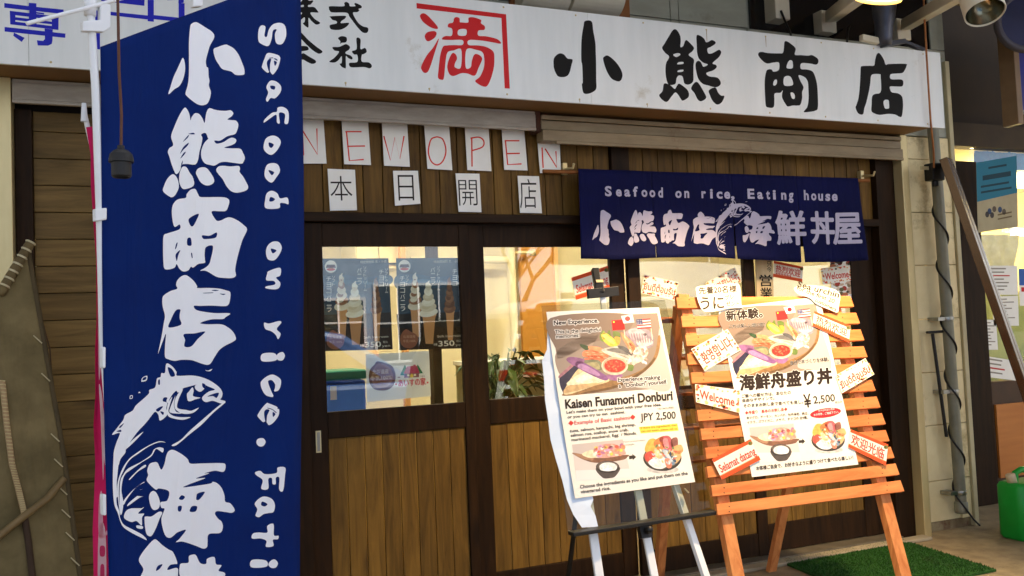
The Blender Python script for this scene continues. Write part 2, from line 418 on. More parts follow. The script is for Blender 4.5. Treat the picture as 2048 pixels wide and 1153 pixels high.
# ---------------------------------------------------------------- brush lettering, traced stroke outlines: (origin, scale, outlines, holes painted back)
G = {}
G['ko'] = ((320, 40, 6.406), ["255,505 275,545 285,640 270,740 240,820 205,870 150,905 90,962 78,950 100,880 140,750 190,640 230,550",
  "350,110 370,70 410,50 450,58 550,120 620,165 655,210 650,260 600,350 575,430 555,500 545,560 555,620 575,640 580,740 590,800 582,860 605,930 605,980 585,1050 555,1095 500,1112 440,1098 370,1050 300,985 290,950 315,860 330,740 333,500 333,300",
  "645,400 700,368 800,335 840,345 910,385 970,460 1010,550 1040,630 1047,690 1030,720 930,722 870,680 760,650 710,590 665,510"], [])
G['kuma'] = ((315, 215, 6.406), ["310,20 345,45 370,100 387,180 400,140 440,92 490,100 530,150 560,215 572,150 585,80 620,28 690,48 760,60 830,62 890,55 925,90 905,130 850,170 900,180 960,188 990,240 970,320 940,360 850,385 760,440 700,440 640,440 610,420 575,345 520,362 535,410 520,500 500,580 485,680 460,735 420,745 350,735 280,745 270,800 235,855 205,850 160,740 130,640 110,580 130,530 175,490 148,380 190,250 250,110",
  "610,420 560,470 530,540 520,600 530,670 570,730 640,752 690,758 760,720 830,712 930,725 1030,735 1055,710 1072,660 1050,600 1010,545 900,540 810,530 900,500 950,470 960,430 920,405 870,415 800,460 720,480 690,460 680,440 645,430",
  "170,865 215,890 245,960 250,1040 215,1120 180,1153 140,1148 60,1080 70,1010 110,920", "260,850 290,775 340,775 385,850 420,900 440,985 410,1030 320,1055 280,1025 255,950",
  "530,780 590,790 640,850 680,920 683,970 640,1005 580,1008 520,970 480,900 460,850 480,800", "710,815 740,770 800,762 890,770 990,765 1010,800 1005,840 1050,900 1090,970 1115,1030 1090,1075 980,1105 900,1085 840,1020 790,930 740,870"],
  ["295,450 340,390 370,365 350,405 310,442", "260,605 300,520 365,465 350,505 300,555", "265,665 300,600 330,580 310,620", "360,352 420,340 440,358 400,360", "275,740 295,690 290,735"])
G['sho'] = ((315, 375, 6.406), ["430,28 460,35 490,95 515,130 600,135 780,135 850,150 878,185 865,255 835,310 760,315 660,320 720,430 780,430 830,405 890,393 980,430 1060,490 1105,550 1050,680 1010,820 980,950 965,1060 975,1135 930,1165 840,1165 740,1150 640,1090 590,1070 535,1070 600,1030 640,990 660,930 685,760 600,770 585,850 590,930 590,970 510,985 450,1030 420,1020 390,1065 330,1080 280,1045 245,985 220,1030 150,1052 95,1040 80,950 72,760 78,620 130,590 270,540 270,480 215,510 190,460 172,330 180,240 215,180 260,155 340,140 350,95 390,45"],
  ["385,405 500,345 470,440 430,505 395,480", "550,620 640,625 725,585 715,650 600,668 560,660", "370,660 410,655 420,745 370,740", "220,790 235,720 250,715 235,780", "230,860 285,805 262,870 248,940 238,930", "418,850 430,845 438,905 428,905"])
G['ten'] = ((310, 545, 5.765), ["345,33 385,50 445,105 480,160 485,182 600,182 720,190 800,210 848,235 845,330 825,380 780,392 640,385 520,388 450,388 480,435 600,462 700,472 850,475 800,520 770,540 640,545 525,585 600,600 750,600 830,635 890,690 922,760 900,795 800,850 740,900 690,980 650,1050 610,1068 540,1050 440,1015 330,1010 250,1022 180,1005 140,975 138,850 145,710 110,800 75,900 60,938 80,830 100,720 120,580 130,500 105,400 97,330 110,270 190,215 260,190 248,145 260,95 300,50"],
  ["300,430 250,440 200,540 175,635 310,605 295,530 295,480", "345,715 460,705 580,685 500,770 430,855 355,855 360,780", "640,210 680,203 720,210 680,217", "730,248 770,250 795,252 770,263", "555,238 650,234 650,241 560,244"])
G['umi'] = ((270, 890, 5.49), ["320,280 355,220 375,130 395,85 430,62 480,72 560,120 610,165 640,212 760,210 950,205 1012,220 995,300 900,290 790,320 840,320 700,375 800,370 720,405 630,440 570,475 840,435 880,412 930,430 975,480 1005,560 1015,630 1070,650 1115,720 1085,752 1020,745 930,735 905,765 940,820 975,850 990,910 960,975 840,990 825,1080 820,1130 780,1150 700,1120 600,1085 540,1072 480,1078 520,1040 590,945 500,970 450,1010 410,1032 365,1010 335,930 320,820 355,715 320,700 312,640 385,620 405,520 300,488 260,500 200,450 158,395 175,340 165,290 190,220 240,198 280,205",
  "235,515 275,550 305,640 290,705 240,725 205,690 183,600 195,540", "130,820 150,795 210,795 290,745 330,755 300,820 260,920 215,1000 180,1012 145,970"],
  ["515,595 545,562 580,580 560,610 530,612", "720,540 795,525 740,605 705,610 705,570", "505,685 545,683 535,738 505,735", "655,685 712,685 695,740 632,740"])
G['sen'] = ((260, 1053, 8.533), ["450,240 500,250 600,340 700,410 780,460 850,640 800,660 720,680 680,760 850,730 860,900 900,1500 500,1560 300,1500 260,1250 160,1000 210,853 255,740 180,600 230,480 370,310",
  "890,853 890,700 920,650 1040,635 1050,530 1110,500 1170,510 1240,640 1340,655 1360,570 1480,540 1510,660 1600,680 1550,770 1640,800 1660,853 1600,960 1500,980 1640,1040 1500,1120 1400,1150 1390,1500 1250,1620 1200,1400 1200,1160 1000,1180 930,1080 1100,1020 1000,960"],
  ["475,765 510,690 590,662 550,730 500,768", "360,1000 480,960 470,1080 360,1100", "600,950 700,930 700,1050 590,1070"])
FISH = ["63,1153 70,1060 100,960 140,850 50,870 100,800 180,700 205,640 290,590 330,530 420,450 480,390 485,350 550,320 570,220 610,200 620,155 660,150 675,45 740,75 790,140 800,185 960,182 1080,205 1180,250 1270,320 1305,380 1300,430 1285,460 1335,475 1335,500 1290,505 1200,475 1130,490 1090,470 1085,430 1150,370 1220,345 1150,310 1110,290 1080,270 1060,285 1010,290 900,320 870,330 840,360 810,380 790,360 750,400 720,450 700,500 680,480 690,440 650,440 640,480 690,500 680,560 690,640 610,705 590,640 550,605 490,680 430,750 330,860 220,1020 205,1077 150,1147 130,1207 120,1237 110,1327 100,1437 110,1577 95,1597 100,1677 130,1757 135,1827 180,1907 290,1967 400,2027 450,2087 380,2057 280,2007 180,1942 140,1877 110,1777 70,1677 55,1517 55,1337",
  "1045,555 980,615 870,625 790,580 770,520 785,440 840,350 862,350 820,450 800,540 830,570 900,580 960,590", "955,665 870,695 760,680 700,650 685,580 700,500 745,430 720,520 705,600 760,650 850,665", "780,420 765,520 790,600 850,615 830,625 720,610 730,540 770,440",
  "1090,270 1115,300 1090,350 1050,370 1005,340 1000,300 1040,280", "970,320 985,360 980,420 1060,440 1000,460 950,480 920,470 910,400 930,370",
  "1338,490 1300,530 1200,620 1080,750 950,860 800,988 745,990 850,925 950,820 1080,700 1200,590 1290,512", "415,835 330,930 220,1030 205,1020 300,920",
  "675,960 600,957 480,1005 360,1085 250,1167 180,1287 130,1417 125,1637 150,1777 135,1777 112,1597 108,1437 160,1277 240,1157 330,1085 480,992 600,945",
  "560,1037 510,1117 400,1187 250,1287 200,1327 170,1397 155,1517 175,1647 160,1767 140,1777 130,1637 140,1417 180,1327 240,1257 380,1187 500,1107 540,1040 600,1015 650,1030 640,1075 600,1050",
  "440,1217 440,1242 350,1297 260,1385 250,1377 330,1297 400,1237", "425,1422 330,1477 230,1597 180,1677 175,1637 270,1527 400,1427",
  "430,1467 475,1517 440,1677 360,1737 420,1707 350,1777 420,1782 395,1827 390,1917 330,1867 270,1877 200,1847 180,1807 220,1737 330,1697 420,1597 370,1597 230,1692 240,1657 340,1577 430,1507 375,1502", "330,1917 400,1927 395,1957 335,1947",
  "390,250 400,210 450,185 460,210 445,245 400,255", "255,450 262,415 290,415 285,450", "355,385 370,370 380,385", "1110,118 1140,124 1185,105 1165,132 1125,130"]
FISHB = ["690,90 740,112 772,182 722,190", "583,240 600,230 602,285 585,285", "130,780 188,735 150,785", "100,830 150,812 152,835", "1078,272 1112,288 1105,330 1082,312", "402,238 412,210 445,200 440,228", "262,445 268,422 284,422 280,445", "1140,425 1190,398 1262,382 1240,440 1200,420", "560,580 610,545 640,545 590,600", "610,600 650,610 640,640", "480,690 545,615 550,650 500,715"]
SEA = [((490, 30, 2.023), ["145,32 165,45 168,85 150,118 125,115 120,80 128,60 112,65 105,100 90,128 60,120 48,105 50,65 62,45 80,50 75,85 85,90 95,60 115,38", ("95,270 120,272 140,290 138,315 115,340 95,340 82,355 75,345 85,318 78,295", "95,290 115,292 112,305 98,302"), "125,378 150,376 170,395 168,440 152,440 155,405 130,400 132,440 120,438 118,408 95,420 65,440 70,425 100,400 120,395",
   ("100,492 125,500 135,520 120,550 95,570 72,560 62,540 72,505", "85,520 105,528 95,542 85,535"), ("100,603 122,610 130,635 115,660 95,682 72,668 65,645 75,612", "82,632 105,640 95,652"), ("75,725 95,715 118,725 130,745 160,742 165,768 150,765 130,765 125,785 70,785 68,750", "90,740 108,748 100,757 85,757"), ("100,920 125,922 137,945 125,975 105,995 80,990 72,960 80,935", "92,948 115,955 100,967"), "85,1038 130,1025 132,1055 115,1065 132,1085 128,1105 110,1112 75,1108 75,1100 110,1092 105,1078 75,1075 78,1050"]),
  ((490, 590, 2.048), ["70,115 90,118 130,108 140,115 122,140 138,160 128,182 118,165 100,150 75,140", "65,242 115,240 122,268 65,272", "130,240 148,235 157,250 148,268 130,268 122,255", "55,590 75,588 85,603 75,620 58,620 48,605",
   "45,728 65,722 85,735 130,730 135,708 165,708 165,740 158,802 142,798 142,750 128,750 128,775 115,775 112,752 98,755 98,795 70,795 75,760 50,740", ("75,828 110,835 125,860 120,890 100,895 80,900 62,912 48,905 55,880 45,855", "75,848 95,858 85,868 70,862"), "95,948 120,940 122,985 140,988 138,1002 118,1005 120,1030 90,1033 92,1010 70,1000 35,1000 38,980 60,975 95,975", "35,1088 90,1090 92,1115 32,1118", "108,1092 125,1085 138,1100 130,1118 112,1120 100,1108"])]
SEA.append(((510, 100, 10.03), ["235,75 430,105 490,150 490,220 440,370 380,460 325,508 280,460 262,425 245,465 200,468 105,380 110,320 160,190"], ["205,280 250,200 300,200 275,300 268,430 255,450 238,430", "360,230 415,250 410,290 375,330", "255,175 330,163 345,176 270,184", "355,185 400,183 435,212 420,224"]))
SEA.append(((505, 740, 9.61), ["265,640 300,645 455,710 470,755 500,760 490,880 400,1010 315,1063 275,1020 255,985 235,995 190,1000 100,900 105,850 180,730", "350,92 440,120 520,190 522,300 480,395 400,412 415,340 410,270 350,200 285,210 290,270 340,400 385,500 350,522 240,485 170,380 140,270 160,210 250,130"], ["215,830 250,765 315,775 275,880 265,1000 255,1010 240,990", "380,810 430,850 390,905 378,870", "280,730 370,755 450,820 435,826 370,770 290,744"]))
S = {}
S['mitsu'] = ((825, 0, 6.066), ["90,200 120,165 170,180 250,260 305,330 295,355 220,335 130,270", "148,440 180,395 260,380 292,405 270,460 200,503 165,490", "320,470 270,640 200,850 150,888 110,850 108,800 170,680 250,580",
  ("535,210 570,225 575,270 600,275 675,275 680,220 740,213 830,245 830,285 875,320 870,365 800,375 800,435 900,445 1020,475 1070,515 1060,533 960,515 830,495 685,490 680,548 800,555 900,575 980,630 993,720 985,830 950,960 910,1040 870,1055 810,1030 760,985 820,930 865,820 870,720 850,640 780,610 655,605 645,820 705,820 720,740 750,665 800,665 840,700 840,740 800,830 770,905 735,922 680,900 630,890 580,895 500,925 450,905 422,830 430,760 460,680 490,645 525,665 540,715 515,770 515,820 585,820 590,605 500,615 425,640 400,760 380,950 345,970 310,945 315,850 335,680 370,570 420,555 500,550 605,548 605,490 480,488 370,485 360,465 400,440 475,435 480,355 430,330 440,290 490,275 505,225", "560,365 650,360 645,432 555,430")])
S['ko'] = ((1095, 35, 7.206), ["185,520 240,540 290,595 360,610 345,690 320,790 290,840 235,862 150,850 100,760 87,690 90,600 130,545", "540,55 635,60 660,200 690,370 695,500 700,650 702,900 705,1010 680,1060 600,1100 530,1100 505,1050 495,960 508,930 500,700 485,600 490,320 520,120", "800,600 815,570 855,550 900,570 960,620 1020,690 1065,770 1080,840 1060,905 1015,925 930,890 870,810 825,700"])
S['kuma'] = ((1305, 50, 6.782), [("305,60 340,85 375,150 383,220 378,300 415,290 440,225 465,210 520,260 562,315 540,360 490,410 560,470 555,560 555,680 553,760 520,800 470,812 430,790 410,710 385,690 350,692 325,730 310,800 250,818 210,800 185,720 175,620 185,520 225,435 170,380 130,315 160,260 220,160 270,80", "280,405 340,385 375,395 370,415 320,438", "335,525 360,508 415,505 415,530 345,538", "340,628 360,615 415,610 410,635 345,642"),
  "598,148 650,150 700,190 725,235 760,230 805,208 850,230 850,260 790,300 745,325 755,385 800,390 860,360 905,340 932,375 900,440 815,520 860,545 868,580 820,620 730,655 770,700 880,718 925,780 910,825 850,848 760,825 680,800 620,730 590,620 583,540 600,500 630,490 660,515 690,570 750,540 690,515 630,460 605,380 600,280",
  "158,798 240,820 300,870 330,830 355,800 400,820 470,880 495,940 480,990 410,1030 380,1000 340,940 305,920 260,970 185,1048 90,965 135,900", "525,870 545,815 590,775 630,800 690,900 728,980 700,1020 650,1038 610,1010 570,930", "765,890 850,850 890,920 930,960 975,970 940,1050 880,1083 820,1040 780,960"])
S['sho'] = ((1505, 75, 7.206), [("483,55 540,85 620,160 610,250 700,258 800,265 860,258 940,310 945,370 910,395 830,380 705,375 697,455 780,465 860,490 900,560 930,680 942,850 940,1020 900,1060 800,1078 738,1075 790,1000 808,880 805,750 795,640 750,575 665,548 690,630 735,720 715,790 715,880 690,970 650,985 580,985 510,998 480,970 430,880 425,820 435,765 400,800 320,810 315,900 310,990 280,1018 215,1010 190,980 180,850 175,640 195,500 225,465 275,465 300,495 360,485 385,450 378,365 300,365 210,378 140,335 82,260 95,220 140,212 230,228 380,232 440,220 455,110 460,70", "495,445 500,385 530,335 565,335 580,370 575,445", "458,575 545,568 582,685 458,693", "300,655 320,615 350,615 350,665 325,695 300,690", "548,800 585,800 610,840 605,885 575,885 555,850")])
S['ten'] = ((1700, 95, 7.687), [("435,88 470,110 520,190 550,270 600,258 850,255 868,290 830,370 790,398 640,410 615,440 620,480 660,495 790,497 820,540 800,600 700,603 615,605 620,660 650,695 740,710 800,760 815,860 812,960 795,1060 760,1070 690,1035 580,1025 460,1040 380,1020 330,980 332,880 340,760 380,720 450,708 475,670 478,580 470,440 460,415 370,412 325,440 310,560 290,680 250,850 220,940 205,1020 170,1036 120,1010 85,930 100,880 130,780 150,600 160,400 165,310 190,290 300,285 370,280 385,200 405,120", "515,840 540,808 590,815 600,870 600,930 580,945 540,940 522,900")])
S['kabu'] = ((600, 0, 7.687), ["445,130 465,100 670,100 680,50 715,33 755,60 770,100 850,98 835,65 860,52 940,90 945,125 900,140 912,165 880,190 815,198 840,270 900,360 970,410 1040,430 1048,480 1020,510 960,500 890,430 820,340 760,260 715,200 500,195 455,165", "470,255 692,248 690,290 640,325 630,360 750,355 720,410 640,455 560,466 480,455 455,415 470,385 560,365 558,328 500,310 470,275",
  "585,595 610,570 650,560 710,575 722,620 700,655 640,662 615,678 620,640", "500,730 600,725 680,690 720,685 768,725 750,770 705,800 705,830 780,860 808,900 790,918 740,895 705,870 705,1040 680,1050 640,1030 610,985 640,970 640,870 590,930 530,965 450,952 530,890 600,800 530,780", "868,592 930,610 930,755 1000,742 1025,800 980,835 950,850 950,950 1060,965 1105,1018 1070,1055 980,1035 800,1040 757,1010 765,970 880,955 880,850 830,840 800,790 870,755",
  "40,-40 110,-60 130,10 195,10 200,30 160,75 130,80 130,110 220,115 280,185 270,198 160,200 220,290 310,355 250,382 180,330 130,280 130,420 90,410 45,365 70,340 70,270 -10,330 -60,360 -10,260 30,200 -60,190 -60,120 50,110 50,80 0,85 -30,60 30,20", "-100,640 0,500 30,515 130,620 250,720 345,795 290,830 200,780 100,690 0,600 -80,680 -140,690", "-60,720 100,715 128,770 30,790 -60,790", "30,830 60,825 150,880 235,930 240,970 180,985 100,950 40,920 -60,940 -80,900 -20,860"])
def put_glyph(art, g, m, hole=None, lift=0, box=None):
    (ox, oy, k), loops, holes = (g + ([],))[:3] if len(g) == 2 else g
    L = [[P(q) for q in ((lp,) if isinstance(lp, str) else lp)] for lp in loops]
    tf = (lambda x, y: (ox + x / k, oy + y / k)) if box is None else glyph_into([lp[0] for lp in L], box)
    for i, lp in enumerate(L): art.poly(lp, m, lift, True, tf)
    for h in holes: art.poly([P(h)], hole, lift + 1, True, tf)

# ================================================================ THE SETTING
g = MB().box(-14, 22, -4.2, 8, -.3, 0)
tag(g.build('pavement', M['concrete']), kind='structure')
r = MB().box(-40, 60, -60, -4.2, -.42, -.12)
tag(r.build('road', M['asphalt']), kind='structure')
k = MB().box(-14, 22, -4.36, -4.204, -.13, .012)
tag(k.build('kerb', noisy('kerb_stone', (150, 148, 140), (170, 168, 160), 9, .8), bevel=.012), kind='structure')

# ---------------------------------------------------------------- the shop front
XL, XH, XR = -.446, .817, 4.72
shop = thing('seafood_shop', 'dark wood seafood restaurant front under a long white sign, with sliding glass doors', 'shop', (2.1, .1, 0))
GL = flat((30, 20, 10))
# transom of dark vertical boards above the doors
def boards_v(mb, x0, x1, z0, z1, y0, y1, w, gap=.004):
    n = max(1, round((x1 - x0) / w)); w = (x1 - x0) / n
    for i in range(n): mb.box(x0 + i * w + gap / 2, x0 + (i + 1) * w - gap / 2, y0 + random.uniform(0, .002), y1, z0, z1)
t = MB(); boards_v(t, XH, 2.578, 2.085, 2.66, .012, .035, .105); boards_v(t, 2.70, 4.56, 2.085, 2.66, .012, .035, .105)
t.build('transom', M['transom'], shop, bevel=.003)
MB().box(-.5, 4.8, .036, .06, 2.03, 2.66).box(-.372, XH - .157, .042, .06, 0, 2.029).build('transom_backing', flat((22, 14, 8)), shop)
MB().box(2.58, 2.698, -.012, .034, 2.085, 2.66).build('transom_post', M['dark'], shop, bevel=.004)
MB().box(XH - .06, 4.56, -.035, .034, 2.037, 2.084).build('header_beam', M['darkx'], shop, bevel=.004)
MB().box(4.562, XR, -.03, .06, 0, 2.66).build('door_jamb', M['dark'], shop, bevel=.004)
MB().box(XH - .155, XH - .002, -.03, .06, 0, 2.66).build('door_jamb', M['dark'], shop, bevel=.004)
MB().box(XH, 4.56, -.075, .075, 0, .028).build('door_track', noisy('door_track_metal', (120, 112, 96), (150, 140, 120), 10, .45, metal=.6), shop)
# sliding doors
def door(x0, x1, wl, wr, y, pz, label=None, handle=False):
    d = MB(); yb = y + .034
    d.box(x0, wl, y, yb, .03, 2.034); d.box(wr, x1, y, yb, .03, 2.034)
    d.box(wl, wr, y + .002, yb - .002, 1.915, 2.032); d.box(wl, wr, y + .002, yb - .002, .955, 1.087); d.box(wl, wr, y + .002, yb - .002, .032, pz)
    do = d.build('sliding_door', M['dark'], shop, bevel=.004)
    if label: do['label'] = label
    p = MB(); boards_v(p, wl, wr, pz, .955, y + .010, y + .022, .094)
    q = p.build('wood_panel', M['panel'], shop, bevel=.002); q.parent = do
    q = MB().box(wl, wr, y + .016, y + .020, 1.087, 1.915).build('glass_pane', M['glass'], shop); q.parent = do
    if handle:
        h = MB().box(.842, .868, y - .004, y + .004, .893, 1.0, 0).box(.848, .862, y - .0055, y - .0035, .9, .993, 1)
        q = h.build('finger_pull', [M['steel'], flat((150, 146, 132), .4, .8)], shop); q.parent = do
door(XH, 1.685, .905, 1.632, .0, .167, handle=True)
door(1.69, 2.66, 1.787, 2.566, .038, .167)
door(2.662, 3.55, 2.742, 3.48, .0, .167)
door(3.552, 4.56, 3.588, 4.366, .038, .20)
# shutter housings under the soffit
rl = MB().box(XL + .005, 2.062, -.115, -.03, 2.548, 2.622).box(XL + .005, 2.062, -.118, -.095, 2.532, 2.5475).box(XL + .005, 2.062, -.108, -.028, 2.6225, 2.64)
rl.build('shutter_rail', M['rail'], shop, bevel=.003)
MB().box(2.063, 2.10, -.10, -.02, 2.53, 2.645).build('rail_bracket', M['rust'], shop, bevel=.004)
rl = MB().box(2.101, XR + .005, -.10, -.03, 2.545, 2.596).box(2.101, XR + .005, -.108, -.03, 2.6, 2.625).box(2.101, XR + .005, -.115, -.03, 2.482, 2.541).box(2.18, XR + .005, -.12, -.098, 2.466, 2.4815)
rl.build('shutter_rail', M['railrust'], shop, bevel=.003)
# soffit between the wall and the sign
MB().box(-1.6, 4.775, -.375, .06, 2.645, 2.665).build('soffit', M['soffit'], shop)
# stainless frame at the right of the doors
MB().box(XR + .002, 4.775, -.10, .06, 0, 2.642).box(4.779, 4.80, -.085, .06, 0, 2.642).build('shutter_guide', M['steel'], shop, bevel=.004)
MB().box(-.62, XL, -.11, .06, 0, 2.644).build('shutter_guide', M['steel'], shop, bevel=.004)
MB().box(XL + .002, -.375, -.02, .06, 0, 2.53).build('wall_post', M['dark'], shop, bevel=.004)
# horizontal planks left of the doors
p = MB(); z = 0.0; i = 0
while z < 2.5:
    h = .122; p.box(-.374, XH - .157, .015 + random.uniform(0, .003), .04, z, min(z + h - .003, 2.53)); z += h
p.build('plank_wall', M['plank'], shop, bevel=.003)
MB().box(-3.2, -.622, -.05, .1, 0, 2.644).build('left_wall', noisy('left_wall_paint', (176, 168, 140), (190, 182, 156), 4, .7), shop)
# stone panels right of the doors
p = MB(); zs = [.06, .33, .70, 1.055, 1.414, 1.78, 2.14, 2.505, 2.66]
for a, b in zip(zs[:-1], zs[1:]): p.box(4.802, 5.165, .0, .06, a + .002, b - .002); p.box(5.167, 5.26, -.012, .06, a + .002, b - .002)
p.build('stone_wall', M['stone'], shop, bevel=.003)
MB().box(4.802, 5.26, .004, .06, 0, .06).build('wall_base', noisy('rusty_base', (150, 136, 104), (120, 96, 64), 6, .8, stain=((96, 48, 24), 7, .55)), shop)
MB().box(5.262, 5.30, -.03, .06, 0, 3.2).build('corner_trim', noisy('corner_trim_paint', (176, 164, 128), (190, 178, 140), 5, .6), shop, bevel=.004)
MB().box(5.262, 5.30, .062, .6, 0, 3.2).build('side_wall', M['stone'], shop)
# upper wall behind the sign
u = MB()
xs = [-3.2, -1.4, .2, 1.75, 3.04, 3.10, 5.30]
for a, b in zip(xs[:-1], xs[1:]):
    u.box(a + .003, b - .003, .0, .06, 2.667, 3.28); u.box(a + .003, b - .003, .0, .06, 3.286, 4.6)
u.build('upper_wall', M['siding'], shop)
MB().box(1.98, 2.74, -.03, -.002, 3.0, 3.9).build('timber_board', noisy('timber_board_paint', (128, 76, 32), (146, 90, 40), 3, .6), shop)
MB().box(3.62, 5.2, -.02, -.002, 3.27, 4.2).build('upper_window', flat((16, 14, 18), .15, 0, .5), shop)
MB().box(3.58, 5.24, -.035, -.021, 3.215, 3.268).box(5.13, 5.2, -.035, -.021, 3.27, 4.2).build('window_sill', M['siding'], shop, bevel=.003)
# room seen through the doors
MB().box(-.6, 5.2, 2.6, 2.66, 0, 2.7).box(-.66, -.6, .07, 2.66, 0, 2.7).box(5.2, 5.26, .61, 2.66, 0, 2.7).build('room_wall', M['room'], shop)
MB().box(-.6, 5.2, .08, 2.6, 2.7, 2.76).build('room_ceiling', M['room'], shop)
MB().box(-.6, 5.2, .08, 2.6, .002, .03).build('room_floor', noisy('room_floor', (120, 100, 70), (136, 114, 82), 3, .4), shop)
MB().box(-6, 12, -1.6, -.002, 3.62, 3.70).build('unseen_awning', noisy('unseen_awning_paint', (120, 104, 78), (136, 120, 92), 2, .7), shop)  # unseen roof, added to darken the front and leave the banner bright
MB().box(-3.2, 9, .064, 3.4, 4.6, 4.8).box(-3.2, 9, 2.7, 3.4, -.1, 4.6).build('roof_slab', flat((60, 56, 50)), shop)

# ================================================================ SIGN
SY = -.39
SP = YP(SY)
sign = thing('shop_sign', 'long white sign board with brush lettering and a red emblem above the doors', 'sign', (2.1, -.38, 2.62))
x1 = at(1885, 180, SY).x
b = MB(); cuts = [-1.6, -.35, at(1183, 200, SY).x, at(1240, 120, SY).x + 1.2, x1]
for a, c in zip(cuts[:-1], cuts[1:]): b.box(a + .0008, c - .0008, SY, SY + .014, 2.622, 3.108)
for i in range(16):
    xx = -1.5 + i * .41
    if xx < x1 - .05:
        for zz_ in (2.642, 3.088): b.lathe([(0, .0025), (.004, .002), (.0055, 0)], (xx, SY, zz_), (0, -1, 0), 8, 1)
b.build('board', [M['sign'], M['steel']], sign)
MB().box(-1.6, x1, SY + .015, SY + .045, 2.63, 3.1).box(x1 - .03, x1, SY + .046, -.002, 2.67, 3.09).build('sign_frame', M['rail'], sign)
a = Art(SP)
for kk in ('ko', 'kuma', 'sho', 'ten', 'kabu'): put_glyph(a, S[kk], INK)
put_glyph(a, S['mitsu'], RED)
a.zoom(825, 0, 6.066).poly("48,40 1135,177 1180,1078 1118,1075 1078,222 50,105", RED)
BL = flat((14, 20, 176), .5)
a.zoom(0, 0, 4.876)
for i_, q in enumerate(("42,32 280,62 282,30 355,35 355,70 620,96 622,140 42,78", "45,265 638,330 636,372 45,310", "135,320 240,372 212,412 130,352", "435,280 515,290 512,395 505,430 470,448 368,446 360,395 420,402 438,385")): a.poly(q, BL, i_)
a.poly(["95,108 572,165 570,295 100,240", "150,150 282,166 282,186 150,170", "355,176 505,195 505,215 355,196", "150,198 282,214 282,230 150,214", "355,222 505,240 505,256 355,238", "355,120 430,130 430,145 355,135"], BL, 6)
a.poly("285,60 355,70 355,250 285,240", BL, 7)
for q in ("985,-40 1410,0 1408,60 985,12", "915,102 975,108 975,485 915,480", "1060,115 1500,160 1500,200 1060,150", "1640,-60 1800,-60 1790,30 1740,35 1740,0 1630,5"): a.poly(q, BL, 8)
a.poly("1742,30 1800,36 1800,575 1742,570", BL, 9); a.poly("1500,150 1742,175 1742,215 1500,190", BL, 10); a.poly("1440,0 1500,0 1500,215 1440,210", BL, 11)
a.zoom(0, 0, 1); a.text('店', (412, 140), (520, 149), 112, BL, .04, 2, True, up=(-.05, -1)); rnd = random.Random(21)
for i in range(16):                                   # short rust runs under some of the screws
    xx = -1.5 + i * .41
    if 0 < xx < x1 - .05 and rnd.random() < .6:
        z0_ = rnd.choice((2.642, 3.088)); ln = rnd.uniform(.012, .018) if z0_ < 3 else rnd.uniform(.03, .09)
        b_ = len(a.v); mi_ = a._mat(flat((176, 156, 122))); yy = SY - .0004
        a.v += [Vector((xx - .003, yy, z0_)), Vector((xx + .003, yy, z0_)), Vector((xx + .0015, yy, z0_ - ln)), Vector((xx - .001, yy, z0_ - ln))]; a.f.append([b_, b_ + 1, b_ + 2, b_ + 3]); a.m.append(mi_)
a.build('lettering', sign)

# ================================================================ DOORWAY CURTAIN AND OPENING SHEETS
NY = -.11
sheets = []
def sheet(px, key, label, inkf, plane, name='opening_sheet', cat='paper sheet', group='hand-lettered opening sheets above the doors', m=None):
    q = [plane.at(*c) for c in px]
    t = thing(name, label, cat, (sum((v for v in q), Vector()) / 4), group)
    MB().slab(q, plane.n, .0008).build('sheet', m or M['paper'], t)
    a = Art(plane); inkf(a); a.build('lettering', t); return t
OR = flat((220, 50, 24)); TP = YP(-.006)
z4 = (580, 0, 3.4117)
def zz(s, o): return [(o[0] + x / o[2], o[1] + y / o[2]) for x, y in P(s)]
def strokes(*ss, w=2.7, o=z4, m=OR, sm=False):
    def f(a):
        a.zoom(*o)
        for i, s in enumerate(ss): a.stroke(s, w, m, i % 3, sm)
    return f
sheet(zz("60,800 228,815 250,1118 74,1118", z4), 'N', 'white sheet with red letter N, half hidden behind the blue banner', strokes("84,890 92,1062", "84,890 187,1055 183,878"), TP)
sheet(zz("350,800 531,812 553,1128 370,1122", z4), 'E', 'white sheet with red letter E, second sheet after the banner', strokes("378,900 488,900", "385,900 405,1098 503,1090", "390,1000 512,998"), TP)
sheet(zz("626,820 798,832 818,1140 642,1132", z4), 'W', 'white sheet with red letter W under the grey rail', strokes("640,930 685,1095 715,940 750,1085 778,930"), TP)
sheet(zz("915,850 1085,858 1108,1163 938,1153", z4), 'O', 'white sheet with red letter O under the grey rail', strokes("1003,935 1040,950 1060,1000 1062,1050 1040,1105 1003,1127 965,1105 945,1050 948,1000 965,950 1003,935", sm=True), TP)
sheet(zz("1192,860 1355,870 1375,1170 1210,1162", z4), 'P', 'white sheet with red letter P under the grey rail', strokes("1240,940 1242,1138", "1232,945 1290,938 1322,965 1312,1005 1240,1030", sm=True), TP)
sheet(zz("1444,875 1597,882 1622,1165 1462,1160", z4), 'E', 'white sheet with red letter E, last one before the rail ends', strokes("1465,962 1565,962", "1470,962 1485,1125 1580,1120", "1478,1050 1568,1048"), TP)
sheet(zz("150,230 350,250 365,560 178,562", (1040, 220, 4.435)), 'N', 'white sheet with red letter N partly covered by the curtain rod end', strokes("195,335 205,515", "222,345 325,510 318,368", o=(1040, 220, 4.435)), TP)
def kan(ch, x0, x1, y0, y1, lx=0):
    return lambda a: a.text(ch, (x0, y1), (x1, y1), y1 - y0, flat((40, 32, 26)), -.008, 1, True, up=(-.045, -1))
sheet([(655, 338), (710, 340), (714, 421), (660, 422)], '', 'white sheet with black character for origin, near the banner', kan('本', 661, 706, 352, 402), TP)
